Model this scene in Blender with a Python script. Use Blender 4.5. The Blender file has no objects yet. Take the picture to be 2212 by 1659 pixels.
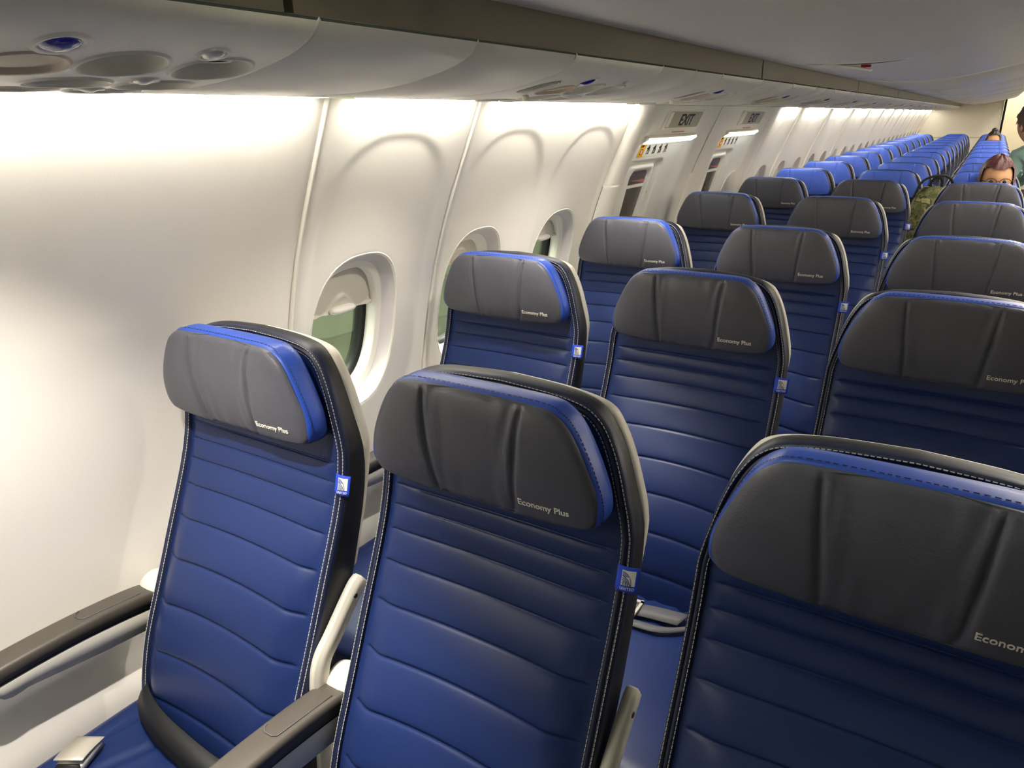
import bpy, bmesh, math, random
import numpy as np
from mathutils import Vector, Matrix
random.seed(7)
SC = bpy.context.scene
COL = SC.collection
PI = math.pi

# ------------------------------------------------------------------ camera, world, lights, exposure
F_PX, YAW, PITCH, ROLL = 1570.9, math.radians(32.385), math.radians(20.017), math.radians(-0.866)
fwd = Vector((-math.sin(YAW)*math.cos(PITCH), math.cos(YAW)*math.cos(PITCH), -math.sin(PITCH)))
right = Vector((math.cos(YAW), math.sin(YAW), 0)); up = right.cross(fwd)
r2 = right*math.cos(ROLL)+up*math.sin(ROLL); u2 = -right*math.sin(ROLL)+up*math.cos(ROLL)
cam = bpy.data.cameras.new('camera'); camo = bpy.data.objects.new('camera', cam); COL.objects.link(camo)
cam.sensor_fit = 'HORIZONTAL'; cam.sensor_width = 36.0; cam.lens = 36.0*F_PX/2212.0
cam.clip_start = 0.02; cam.clip_end = 200
camo.matrix_world = Matrix(((r2.x, u2.x, -fwd.x, 0.9854), (r2.y, u2.y, -fwd.y, 0.0), (r2.z, u2.z, -fwd.z, 1.5), (0, 0, 0, 1)))
SC.camera = camo
SC.view_settings.view_transform = 'Standard'; SC.view_settings.look = 'None'
SC.view_settings.gamma = 1.0; SC.view_settings.exposure = 2.08; SC.view_settings.use_curve_mapping = False
SC.cycles.use_denoising = True
SC.cycles.max_bounces = 10; SC.cycles.diffuse_bounces = 6
w = bpy.data.worlds.new('world'); SC.world = w; w.use_nodes = True
w.node_tree.nodes['Background'].inputs[0].default_value = (0.02, 0.025, 0.03, 1)
w.node_tree.nodes['Background'].inputs[1].default_value = 0.3
COVE_STRENGTH = 10.5
def area(name, loc, rot, sx, sy, power, col):
    l = bpy.data.lights.new(name, 'AREA'); l.shape = 'RECTANGLE'; l.size = sx; l.size_y = sy; l.energy = power; l.color = col
    o = bpy.data.objects.new(name, l); COL.objects.link(o); o.location = loc; o.rotation_euler = rot
    return o
CX = 1.47                                            # centre line of the aisle
area('aisle_ceiling_light', (CX, 9.0, 2.12), (0, 0, 0), 0.34, 15.0, 45, (1.0, 0.93, 0.82))
area('galley_light', (1.4, 17.9, 2.1), (0, 0, 0), 0.8, 0.8, 2.2, (1.0, 0.93, 0.80))
area('apron_light', (-2.2, 2.0, 5.5), (0, math.radians(-25), 0), 3, 8, 700, (0.92, 1.0, 0.84))
def reading_light(src, dst, watt, cone=44):
    l = bpy.data.lights.new('reading_light', 'SPOT'); l.energy = watt; l.spot_size = math.radians(cone); l.spot_blend = 0.8; l.shadow_soft_size = 0.012; l.color = (1.0, 0.94, 0.84)
    o = bpy.data.objects.new('reading_light', l); COL.objects.link(o); o.location = src
    o.rotation_euler = (Vector(dst)-Vector(src)).to_track_quat('-Z', 'Y').to_euler()
for _yu, _yr in ((.357, .742), (1.327, 1.552), (2.137, 2.333)):      # the reading lights that are switched on
    reading_light((.245, _yu, 1.546), (-.10, _yr-.42, .47), 13.0 if _yr < 1 else 5.0, 96)
    reading_light((.262, _yu, 1.549), (.46, _yr-.36, .47), 7.0, 50)

# ------------------------------------------------------------------ materials
def s2l(c): return tuple((v/12.92 if v <= 0.04045 else ((v+0.055)/1.055)**2.4) for v in c)
def rgb(r, g, b): return s2l((r/255, g/255, b/255))
def mat(name, col, rough=0.5, metal=0.0, bump=None, spec=0.5, var=None, emit=None, alpha=None, trans=None, coat=0.0):
    m = bpy.data.materials.new(name); m.use_nodes = True
    nt = m.node_tree; b = nt.nodes['Principled BSDF']
    b.inputs['Base Color'].default_value = (*col, 1); b.inputs['Roughness'].default_value = rough
    b.inputs['Metallic'].default_value = metal; b.inputs['Specular IOR Level'].default_value = spec
    b.inputs['Coat Weight'].default_value = coat
    tc = nt.nodes.new('ShaderNodeTexCoord')
    if bump:
        kind, scale, strength, dist = bump
        if kind == 'noise':
            n = nt.nodes.new('ShaderNodeTexNoise'); n.inputs['Scale'].default_value = scale; n.inputs['Detail'].default_value = 3
            out = n.outputs['Fac']
        elif kind == 'leather':
            n = nt.nodes.new('ShaderNodeTexVoronoi'); n.inputs['Scale'].default_value = scale
            out = n.outputs['Distance']
        else:
            n = nt.nodes.new('ShaderNodeTexChecker'); n.inputs['Scale'].default_value = scale; out = n.outputs['Fac']
        nt.links.new(tc.outputs['Object'], n.inputs['Vector'])
        bp = nt.nodes.new('ShaderNodeBump'); bp.inputs['Strength'].default_value = strength; bp.inputs['Distance'].default_value = dist
        nt.links.new(out, bp.inputs['Height']); nt.links.new(bp.outputs['Normal'], b.inputs['Normal'])
    if var:
        scale, amt = var
        n = nt.nodes.new('ShaderNodeTexNoise'); n.inputs['Scale'].default_value = scale; n.inputs['Detail'].default_value = 4
        nt.links.new(tc.outputs['Object'], n.inputs['Vector'])
        mx = nt.nodes.new('ShaderNodeMix'); mx.data_type = 'RGBA'
        mx.inputs[6].default_value = (*[c*(1-amt) for c in col], 1); mx.inputs[7].default_value = (*[min(1, c*(1+amt)) for c in col], 1)
        nt.links.new(n.outputs['Fac'], mx.inputs[0]); nt.links.new(mx.outputs[2], b.inputs['Base Color'])
    if emit:
        b.inputs['Emission Color'].default_value = (*emit[0], 1); b.inputs['Emission Strength'].default_value = emit[1]
    if trans: b.inputs['Transmission Weight'].default_value = trans; b.inputs['IOR'].default_value = 1.45
    if alpha is not None: b.inputs['Alpha'].default_value = alpha
    return m
M = {}
M['blue'] = mat('navy_leather', (0.011, 0.025, 0.108), 0.36, bump=('leather', 520, 0.10, 0.0006), var=(6, 0.12), spec=0.30)
M['bezel'] = mat('dark_navy_leather', (0.012, 0.017, 0.050), 0.42, bump=('leather', 520, 0.10, 0.0006))
M['black'] = mat('black_side_leather', (0.006, 0.007, 0.010), 0.5, bump=('leather', 520, 0.08, 0.0006))
M['charcoal'] = mat('charcoal_leather', (0.080, 0.080, 0.100), 0.42, bump=('leather', 430, 0.22, 0.0008), var=(14, 0.12), spec=0.35)
M['trim'] = mat('royal_blue_leather', (0.022, 0.075, 0.44), 0.40, bump=('leather', 520, 0.08, 0.0006))
M['lightblue'] = mat('light_blue_leather', (0.080, 0.170, 0.80), 0.42, bump=('leather', 430, 0.15, 0.0006))
M['shell'] = mat('seat_shell_plastic', rgb(226, 221, 208), 0.40)
M['seatgrey'] = mat('seat_metal_paint', rgb(200, 196, 184), 0.45)
M['thread'] = mat('stitch_thread', rgb(190, 188, 180), 0.8)
M['letter'] = mat('embroidered_lettering', rgb(228, 222, 210), 0.7)
M['tagblue'] = mat('tag_fabric', (0.010, 0.060, 0.60), 0.7)
M['tagwhite'] = mat('tag_white', rgb(228, 226, 222), 0.7)
M['globe'] = mat('tag_globe_ink', (0.03, 0.05, 0.16), 0.7)
M['globelight'] = mat('tag_globe_tint', (0.22, 0.25, 0.48), 0.7)
M['armcap'] = mat('armrest_cap', rgb(76, 71, 64), 0.42, bump=('noise', 900, 0.2, 0.0004))
M['armgap'] = mat('armrest_gap', (0.008, 0.008, 0.009), 0.6)
M['webbing'] = mat('belt_webbing', (0.006, 0.007, 0.009), 0.55, bump=('checker', 900, 0.3, 0.0004))
M['beltgrey'] = mat('grey_webbing', rgb(92, 92, 96), 0.6, bump=('checker', 900, 0.3, 0.0004))
M['chrome'] = mat('buckle_metal', rgb(222, 216, 202), 0.30, metal=0.45)
M['wall'] = mat('sidewall_plastic', rgb(238, 234, 226), 0.48, bump=('noise', 900, 0.04, 0.0003))
M['wallweave'] = mat('sidewall_woven_plastic', rgb(238, 233, 226), 0.52, bump=('checker', 300, 0.25, 0.0006))
M['reveal'] = mat('window_reveal_plastic', rgb(214, 208, 210), 0.45)
M['shade'] = mat('window_shade_plastic', rgb(205, 200, 186), 0.5)
M['seam'] = mat('seam_gap', (0.03, 0.028, 0.024), 0.7)
M['gasket'] = mat('black_gasket', (0.006, 0.006, 0.006), 0.5)
M['glass'] = mat('acrylic_pane', (0.85, 0.9, 0.85), 0.03, trans=1.0, alpha=0.25)
M['psu'] = mat('ceiling_plastic', rgb(232, 227, 214), 0.42, bump=('noise', 700, 0.05, 0.0003))
M['bowl'] = mat('vent_bowl_plastic', rgb(218, 212, 198), 0.42)
M['bin'] = mat('bin_plastic', rgb(236, 231, 220), 0.42, bump=('noise', 700, 0.04, 0.0003), coat=0.0)
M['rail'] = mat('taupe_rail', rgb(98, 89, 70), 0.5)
M['dark'] = mat('dark_void', (0.006, 0.006, 0.006), 0.8)
M['carpet'] = mat('navy_carpet', (0.012, 0.015, 0.03), 0.95, bump=('noise', 400, 0.6, 0.003))
M['cove'] = mat('cove_lamp', (1, 1, 1), 0.5, emit=((1.0, 0.945, 0.81), COVE_STRENGTH))
M['covefar'] = mat('opposite_cove_lamp', (1, 1, 1), 0.5, emit=((1.0, 0.93, 0.80), 60.0))
M['coolamp'] = mat('exit_lamp', (1, 1, 1), 0.5, emit=((0.95, 1.0, 0.97), 1.6))
M['housing'] = mat('lamp_housing', rgb(90, 86, 78), 0.5)
M['callblue'] = mat('call_button_blue', (0.004, 0.004, 0.30), 0.25, coat=0.5)
M['lens'] = mat('reading_lens', rgb(206, 188, 160), 0.4)
M['signface'] = mat('sign_face', rgb(176, 170, 148), 0.45)
M['signdark'] = mat('sign_lettering', (0.012, 0.008, 0.008), 0.5)
M['yellow'] = mat('placard_yellow', rgb(236, 178, 20), 0.5)
M['white'] = mat('placard_white', rgb(232, 228, 216), 0.5)
M['red'] = mat('marking_red', rgb(190, 24, 34), 0.5)
M['pinkish'] = mat('faded_red', rgb(196, 150, 138), 0.6)
M['mauve'] = mat('hatch_pane_tint', rgb(112, 98, 96), 0.25)
M['greypane'] = mat('hatch_pane_grey', rgb(92, 84, 78), 0.25)
M['rose'] = mat('hatch_band_rose', rgb(176, 92, 104), 0.5)
M['bulk'] = mat('bulkhead_laminate', rgb(206, 200, 186), 0.5)
M['galley'] = mat('galley_cream', rgb(246, 240, 220), 0.5)
M['curtain'] = mat('curtain_cloth', (0.010, 0.014, 0.04), 0.85)
M['exterior'] = mat('exterior_green_grey', rgb(122, 128, 104), 0.8, var=(0.6, 0.25))
M['skin'] = mat('skin', rgb(196, 148, 112), 0.5, spec=0.3)
M['hairred'] = mat('hair_auburn', rgb(82, 40, 44), 0.45, bump=('noise', 160, 0.6, 0.004))
M['hairbrown'] = mat('hair_brown', rgb(66, 44, 28), 0.5, bump=('noise', 160, 0.6, 0.004))
M['hairdark'] = mat('hair_dark', rgb(38, 26, 20), 0.5, bump=('noise', 160, 0.6, 0.004))
M['eyewhite'] = mat('eye_white', rgb(225, 220, 212), 0.2)
M['iris'] = mat('iris', rgb(60, 40, 28), 0.2)
M['lip'] = mat('lips', rgb(166, 96, 84), 0.45)
M['teal'] = mat('teal_jacket', rgb(112, 138, 134), 0.8, bump=('noise', 120, 0.4, 0.002))
M['darkcloth'] = mat('dark_cloth', rgb(42, 44, 48), 0.85)
M['olive'] = mat('olive_nylon', rgb(88, 92, 56), 0.75, var=(16, 0.95), bump=('noise', 40, 0.9, 0.012))
nt = M['olive'].node_tree; nz_ = [n for n in nt.nodes if n.type == 'TEX_NOISE']; rmp = nt.nodes.new('ShaderNodeValToRGB')
rmp.color_ramp.interpolation = 'CONSTANT'; e_ = rmp.color_ramp.elements
e_[0].color = (*rgb(52, 54, 34), 1); e_[1].position = .62; e_[1].color = (*rgb(150, 148, 104), 1)
for p_, c_ in ((.40, rgb(92, 96, 56)), (.50, rgb(118, 116, 76)), (.56, rgb(70, 74, 44))): q_ = e_.new(p_); q_.color = (*c_, 1)
nt.links.new(nz_[-1].outputs['Fac'], rmp.inputs[0]); nt.links.new(rmp.outputs[0], nt.nodes['Principled BSDF'].inputs['Base Color'])
M['strap'] = mat('black_strap', (0.01, 0.01, 0.01), 0.7)

# ------------------------------------------------------------------ mesh helpers
def mesh(name, verts, faces, mats, fm=None, smooth=True):
    me = bpy.data.meshes.new(name)
    me.from_pydata([tuple(v) for v in verts], [], [tuple(f) for f in faces])
    for m in (mats if isinstance(mats, (list, tuple)) else [mats]): me.materials.append(M[m])
    if fm is not None: me.polygons.foreach_set('material_index', fm)
    if smooth: me.polygons.foreach_set('use_smooth', [True]*len(me.polygons))
    me.update()
    return me
def fixn(me):
    bm = bmesh.new(); bm.from_mesh(me); bmesh.ops.recalc_face_normals(bm, faces=bm.faces); bm.to_mesh(me); bm.free(); return me
def ob(name, me, parent=None, **props):
    o = bpy.data.objects.new(name, me); COL.objects.link(o)
    if parent is not None: o.parent = parent
    for k, v in props.items(): o[k] = v
    return o
def empty(name, loc=(0, 0, 0), rotz=0.0, **props):
    o = bpy.data.objects.new(name, None); COL.objects.link(o); o.location = loc; o.rotation_euler = (0, 0, rotz)
    o.empty_display_size = 0.05
    for k, v in props.items(): o[k] = v
    return o
class G:                                              # collects geometry for one mesh
    def __init__(s): s.v = []; s.f = []; s.m = []
    def add(s, verts, faces, m=0):
        b = len(s.v); s.v += [tuple(v) for v in verts]; s.f += [tuple(i+b for i in f) for f in faces]; s.m += [m]*len(faces)
    def box(s, x0, x1, y0, y1, z0, z1, m=0):
        s.add([(x, y, z) for z in (z0, z1) for y in (y0, y1) for x in (x0, x1)],
              [(0, 2, 3, 1), (4, 5, 7, 6), (0, 1, 5, 4), (2, 6, 7, 3), (0, 4, 6, 2), (1, 3, 7, 5)], m)
    def rings(s, rings, closed=True, cap0=False, cap1=False, m=0, ms=None):
        n = len(rings[0]); b = len(s.v)
        for r in rings: s.v += [tuple(p) for p in r]
        for k in range(len(rings)-1):
            for i in range(n if closed else n-1):
                j = (i+1) % n
                s.f.append((b+k*n+i, b+k*n+j, b+(k+1)*n+j, b+(k+1)*n+i)); s.m.append(ms[k] if ms else m)
        if cap0: s.f.append(tuple(b+i for i in range(n))); s.m.append(ms[0] if ms else m)
        if cap1: s.f.append(tuple(b+(len(rings)-1)*n+i for i in range(n))); s.m.append(ms[-1] if ms else m)
    def tube(s, pts, r, n=8, m=0, flat=None):
        pts = [Vector(p) for p in pts]; rings = []
        for i, p in enumerate(pts):
            t = (pts[min(i+1, len(pts)-1)]-pts[max(i-1, 0)]).normalized()
            a = Vector((0, 0, 1)) if abs(t.z) < 0.9 else Vector((1, 0, 0))
            u = t.cross(a).normalized(); v = t.cross(u)
            rr = r[i] if isinstance(r, (list, tuple)) else r
            fl = flat or 1.0
            rings.append([p+u*rr*math.cos(2*PI*k/n)+v*rr*fl*math.sin(2*PI*k/n) for k in range(n)])
        s.rings(rings, cap0=True, cap1=True, m=m)
    def mesh(s, name, mats, smooth=True, fix=True):
        me = mesh(name, s.v, s.f, mats, s.m, smooth)
        return fixn(me) if fix else me
def bev(me, width, seg=2):
    bm = bmesh.new(); bm.from_mesh(me)
    bmesh.ops.bevel(bm, geom=[e for e in bm.edges if e.calc_face_angle(0) > 0.6], offset=width, segments=seg, affect='EDGES', clamp_overlap=True)
    for f in bm.faces: f.smooth = True
    bmesh.ops.recalc_face_normals(bm, faces=bm.faces)
    bm.to_mesh(me); bm.free(); return me
def boxmesh(name, x0, x1, y0, y1, z0, z1, m, bw=0.0, seg=2):
    g = G(); g.box(x0, x1, y0, y1, z0, z1); me = g.mesh(name, m, smooth=bw > 0)
    return bev(me, bw, seg) if bw > 0 else me
def catmull(P, n=8):
    P = [np.array(p, float) for p in P]; out = []
    for i in range(len(P)-1):
        p0 = P[max(i-1, 0)]; p1 = P[i]; p2 = P[i+1]; p3 = P[min(i+2, len(P)-1)]
        for k in range(n):
            t = k/n
            out.append(0.5*((2*p1)+(-p0+p2)*t+(2*p0-5*p1+4*p2-p3)*t*t+(-p0+3*p1-3*p2+p3)*t**3))
    out.append(P[-1]); return np.array(out)
def sstep(a, b, x):
    t = np.clip((x-a)/(b-a), 0, 1); return t*t*(3-2*t)
def text_mesh(name, body, size_w, m, extr=0.0004, offset=0.0, width_is=True, spacing=1.0):
    """flat lettering in the xz plane facing -y, lower left at the origin, scaled to SIZE_W wide"""
    cu = bpy.data.curves.new(name, 'FONT'); cu.body = body; cu.size = 1.0; cu.extrude = 0.01; cu.offset = offset; cu.space_character = spacing
    cu.resolution_u = 3
    o = bpy.data.objects.new(name, cu); COL.objects.link(o)
    bpy.context.view_layer.update()
    dg = bpy.context.evaluated_depsgraph_get()
    me = bpy.data.meshes.new_from_object(o.evaluated_get(dg))
    bpy.data.objects.remove(o)
    co = np.empty(len(me.vertices)*3); me.vertices.foreach_get('co', co); co = co.reshape(-1, 3)
    mn, mxx = co.min(0), co.max(0); k = size_w/(mxx[0]-mn[0])
    out = np.stack([(co[:, 0]-mn[0])*k, -np.sign(co[:, 2])*extr, co[:, 1]*k], 1)
    me.vertices.foreach_set('co', out.ravel()); me.materials.clear(); me.materials.append(M[m]); me.name = name; me.update()
    for p in me.polygons: p.material_index = 0
    return me

# ------------------------------------------------------------------ sidewall profile
WZ = np.array([0, 0.30, 0.455, 0.475, 0.60, 0.70, 0.83, 0.99, 1.10, 1.14, 1.21, 1.30, 1.35, 1.388, 1.437, 1.474, 1.537, 1.56])
WX = np.array([-.285, -.285, -.29, -.325, -.325, -.32, -.304, -.27, -.25, -.238, -.215, -.182, -.16, -.145, -.12, -.1, -.075, -.066])
_zz = np.linspace(0, 1.56, 400); _xx = np.interp(_zz, WZ, WX)
_a = np.convolve(np.pad(_xx, 7, mode='edge'), np.ones(15)/15, 'valid'); _k = np.ones(49)/49
_b = np.convolve(np.pad(np.convolve(np.pad(_xx, 24, mode='reflect', reflect_type='odd'), _k, 'valid'), 24, mode='reflect', reflect_type='odd'), _k, 'valid')
_t = np.clip((_zz-.62)/.1, 0, 1); _xs = _a*(1-_t)+_b*_t
def xw(z): return np.interp(z, _zz, _xs)
WTOP = 1.541

def se(th, n=2.6):
    c, s_ = np.cos(th), np.sin(th)
    return np.sign(c)*np.abs(c)**(2/n), np.sign(s_)*np.abs(s_)**(2/n)
WIN_A, WIN_B, WIN_Z = 0.146, 0.200, 1.003
def panel_mesh(name, length, wins, m='wall', nz=120, dy=0.0105, z0=0.0):
    """sidewall panel from y=0 to LENGTH; WINS = window centres (y): an oval recess and a cut-out for each"""
    ny = max(2, int(round(length/dy))); ys = np.linspace(0, length, ny+1)
    zs = np.concatenate([np.linspace(z0, 0.75, 26), np.linspace(0.75, WTOP, nz-24)[1:]]); Y, Z = np.meshgrid(ys, zs)
    X = xw(Z)
    out = np.zeros_like(Y); hole = np.zeros_like(Y, bool)
    for yc in wins:
        ym = yc+0.035
        top = np.maximum(Z-1.24, 0)/0.238
        r = np.sqrt((np.abs(Y-ym)/0.215)**2.4+top**2.4)
        fade = sstep(0.60, 0.9, Z)
        out = np.maximum(out, 0.0055*(1-sstep(0.90, 1.0, r))*fade)
    edge = np.minimum(Y, length-Y)
    out = out+0.007*(1-sstep(0.0, 0.016, edge))           # rolled-back panel edge
    X = X-out
    P = np.stack([X, Y, Z], -1).reshape(-1, 3)
    nyy = ny+1
    faces = []
    inside = np.zeros(P.shape[0], bool); rad = np.full(P.shape[0], 9.0); cen = np.zeros(P.shape[0])
    for yc in wins:
        rr = (np.abs(P[:, 1]-yc)/WIN_A)**2.6+(np.abs(P[:, 2]-WIN_Z)/WIN_B)**2.6
        sel = rr < rad; rad[sel] = rr[sel]; cen[sel] = yc
    inside = rad < 1
    for j in range(len(zs)-1):
        for i in range(ny):
            a = j*nyy+i; q = (a, a+1, a+nyy+1, a+nyy)
            if all(inside[k] for k in q): continue
            faces.append(q)
    used = set(k for q in faces for k in q)
    for k in used:
        if inside[k]:                                      # pull the ragged inner vertices onto the window outline
            f = rad[k]**(-1/2.6)
            P[k, 1] = cen[k]+(P[k, 1]-cen[k])*f; P[k, 2] = WIN_Z+(P[k, 2]-WIN_Z)*f
            P[k, 0] = xw(P[k, 2])-0.0075
    idx = {k: n for n, k in enumerate(sorted(used))}
    return mesh(name, P[sorted(used)], [tuple(idx[k] for k in reversed(q)) for q in faces], m)

# ------------------------------------------------------------------ window (local y = 0 at the window centre)
NT = 72; TH = np.linspace(0, 2*PI, NT, endpoint=False)
def wring(a, b, d, dy=0.0, n=2.6):
    c, s_ = se(TH, n); y = a*c+dy; z = WIN_Z+b*s_
    return np.stack([xw(z)-0.0075-d if np.isscalar(d) else xw(z)-d, y, z], -1)
g = G(); R_ = [wring(.153, .207, 0.0005), wring(.152, .206, -.002), wring(.150, .204, -.003), wring(.148, .202, -.002), wring(.146, .200, .003),
     wring(.131, .184, .030), wring(.129, .182, .032), wring(.117, .168, .036), wring(.114, .165, .039), wring(.113, .164, .072)]
g.rings(R_, ms=[0, 0, 0, 0, 1, 1, 0, 0, 0])
ME_WFRAME = g.mesh('window_frame', ['wall', 'reveal'])
g = G(); g.rings([wring(.118, .168, .068), wring(.104, .154, .072), wring(.102, .152, .104), wring(.130, .18, .108)])
ME_GASKET = g.mesh('gasket', 'gasket')
def disc(a, b, d, m, name):
    r = wring(a, b, d); c = r.mean(0); return mesh(name, list(r)+[c], [(i, (i+1) % NT, NT) for i in range(NT)], m)
ME_PANE = disc(.120, .17, .094, 'glass', 'window_pane')
def shade_mesh(zb):
    nx, nz = 36, 26; V = []; F = []
    ys = np.linspace(-.1145, .1145, nx+1)
    for y in ys:
        zt = WIN_Z+.1655*(max(0, 1-(abs(y)/.115)**2.6))**(1/2.6)
        for k in range(nz+1):
            t = k/nz; z = zb+(zt-zb)*t
            wave = zb+.030+.022*math.cos(PI*min(1, abs(y)/.06))-.012+0.20*max(0, abs(y)-.07)
            d = .052-.004*float(sstep(.006, 0.0, abs(z-wave)))+.005*float(sstep(wave, wave+.006, z))
            V.append((float(xw(z))-.0075-d, y, z))
    for i in range(nx):
        for k in range(nz): a = i*(nz+1)+k; F.append((a, a+1, a+nz+2, a+nz+1))
    return mesh('window_shade', V, F, 'shade')
def shade_handle(zb):
    g = G(); rr = []
    for t in np.linspace(-1, 1, 13):
        s_ = math.sqrt(max(0.02, 1-t**4)); x = float(xw(zb))-.0075-.046
        rr.append([(x+.016*s_*math.cos(a), t*.043, zb+.006+.010*s_*math.sin(a)) for a in np.linspace(0, 2*PI, 10, endpoint=False)])
    g.rings(rr, cap0=True, cap1=True); return g.mesh('shade_handle', 'wall')
ME_SHADE = {z: shade_mesh(z) for z in (1.058, 1.10)}
ME_SHANDLE = {z: shade_handle(z) for z in (1.058, 1.10)}
nwin = 0
def window(y, zb=1.058, full=True):
    global nwin
    nwin += 1
    o = empty('window_%d' % nwin, (0, y, 0)); o['kind'] = 'structure'
    ob('window_frame', ME_WFRAME, o); ob('gasket', ME_GASKET, o, label='black rubber gasket round the outer pane')
    ob('window_pane', ME_PANE, o)
    s_ = ob('window_shade', ME_SHADE[zb], o); ob('shade_handle', ME_SHANDLE[zb], s_)
    return o

# ------------------------------------------------------------------ room shell
ME = G(); ME.box(-.45, 3.4, -3.5, 18.6, -.05, 0); ob('floor', ME.mesh('floor', 'carpet', False), kind='structure')
wall = empty('wall_left', (0, 0, 0)); wall['kind'] = 'structure'
def wp(y0, y1, wins, m='wall', me=None, **k):
    me = me or panel_mesh('wall_panel', y1-y0-.006, [q-y0-.003 for q in wins], m, **k)
    o = ob('wall_panel', me, wall); o.location = (0, y0+.003, 0); return me
# joint strips: a slim rounded bead standing along each panel joint
def bead_mesh(wd=.0035, h=.001, z0=0.0, z1=WTOP, name='joint_strip'):
    g = G(); rr = []
    for z in np.linspace(z0, z1, 60):
        x = float(xw(z)); rr.append([(x-.012, -wd, z), (x-.004, -wd, z), (x+h*.6, -wd*.5, z), (x+h, 0, z), (x+h*.6, wd*.5, z), (x-.004, wd, z), (x-.012, wd, z)])
    g.rings(rr, closed=False); return g.mesh(name, 'wall')
BEAD = bead_mesh(); 
def joint(y, me=BEAD): o = ob('joint_strip', me, wall); o.location = (0, y, 0)
wp(-1.29, 1.05, [], 'wallweave', dy=.03); joint(1.05)
wp(1.05, 1.555, [1.262]); joint(1.555)
wp(1.555, 2.515, [1.752, 2.242])
window(1.262); window(1.752, 1.10); window(2.242, 1.10)
FAR0, FARP = 4.575, 1.035
farj = [FAR0, 5.195]+[5.195+FARP*k for k in range(1, 12)]
mfar1 = wp(FAR0, farj[1], [4.93], dy=.02, nz=70)
mfar = panel_mesh('wall_panel', FARP-.006, [.255, .765], dy=.02, nz=70)
window(4.93, 1.10)
joint(farj[0]); joint(farj[1])
for k in range(1, 12):
    wp(farj[k], farj[k+1], [], me=mfar); joint(farj[k+1])
    for c in (.255, .765): window(farj[k]+c+.003, 1.10)
YBACK = farj[-1]
# lower ledge: dado rail along the wall
# exit zone -------------------------------------------------------
def exit_panel(y0, y1, yh0):
    """wall around one overwing hatch: HEADER above, hatch set back below the lamp, deeper pocket round the hatch window"""
    ny, nz = 100, 170; ys = np.linspace(y0, y1, ny+1); zs = np.concatenate([np.linspace(0, 1.0, 50), np.linspace(1.0, WTOP, nz-48)[1:]])
    Y, Z = np.meshgrid(ys, zs); Yr = Y-yh0
    X = xw(Z)+.004
    hatch = sstep(.02, .05, Yr)*(1-sstep(.58, .66, Yr))*(1-sstep(1.398, 1.412, Z))
    X = X-.022*hatch
    def rrect(a0, a1, b0, b1, rad, soft):
        qx = np.abs(Yr-(a0+a1)/2)-(a1-a0)/2+rad; qz = np.abs(Z-(b0+b1)/2)-(b1-b0)/2+rad
        d = np.minimum(np.maximum(qx, qz), 0)+np.hypot(np.maximum(qx, 0), np.maximum(qz, 0))-rad
        return 1-sstep(-soft, 0, d)
    X = X-.026*rrect(.035, .43, .80, 1.338, .035, .012)
    P = np.stack([X, Y, Z], -1).reshape(-1, 3); n = ny+1
    return mesh('exit_panel', P, [(j*n+i, (j+1)*n+i, (j+1)*n+i+1, j*n+i+1) for j in range(len(zs)-1) for i in range(ny)], 'wall')
def xp(z): return float(xw(z))-.044                     # surface of the hatch pocket
def column(y0, y1, ztop, zbot, h, name='wall_column'):
    g = G(); rr = []
    for z in np.linspace(zbot, ztop, 40):
        x = float(xw(z)); m = []
        for k in range(9):
            t = k/8; m.append((x-.012+(h+.012)*math.sin(PI*t)**.45, y0+(y1-y0)*t, z))
        rr.append(m)
    g.rings(rr, closed=False); o = ob(name, g.mesh(name, 'wall'), wall)
column(2.515, 2.67, WTOP, 1.262, .022); column(2.53, 2.685, 1.2615, 0, .016)
column(4.40, 4.575, WTOP, 1.18, .014); column(4.42, 4.575, 1.1795, 0, .010)
column(3.44, 3.56, 1.25, 0, .014)
for dyh in (0, 1.02):
    ob('exit_panel', exit_panel(2.62 if dyh == 0 else 3.4645, 3.4645 if dyh == 0 else 4.46, 2.65+dyh), wall)
    if dyh == 0:
        g = G(); g.rings([[(float(xw(z))+.006, 3.462, z), (float(xw(z))+.006, 3.467, z)] for z in np.linspace(1.25, WTOP, 20)], closed=False)
        ob('panel_seam', g.mesh('panel_seam', 'seam'), wall)
window(4.275, 1.10)

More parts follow.
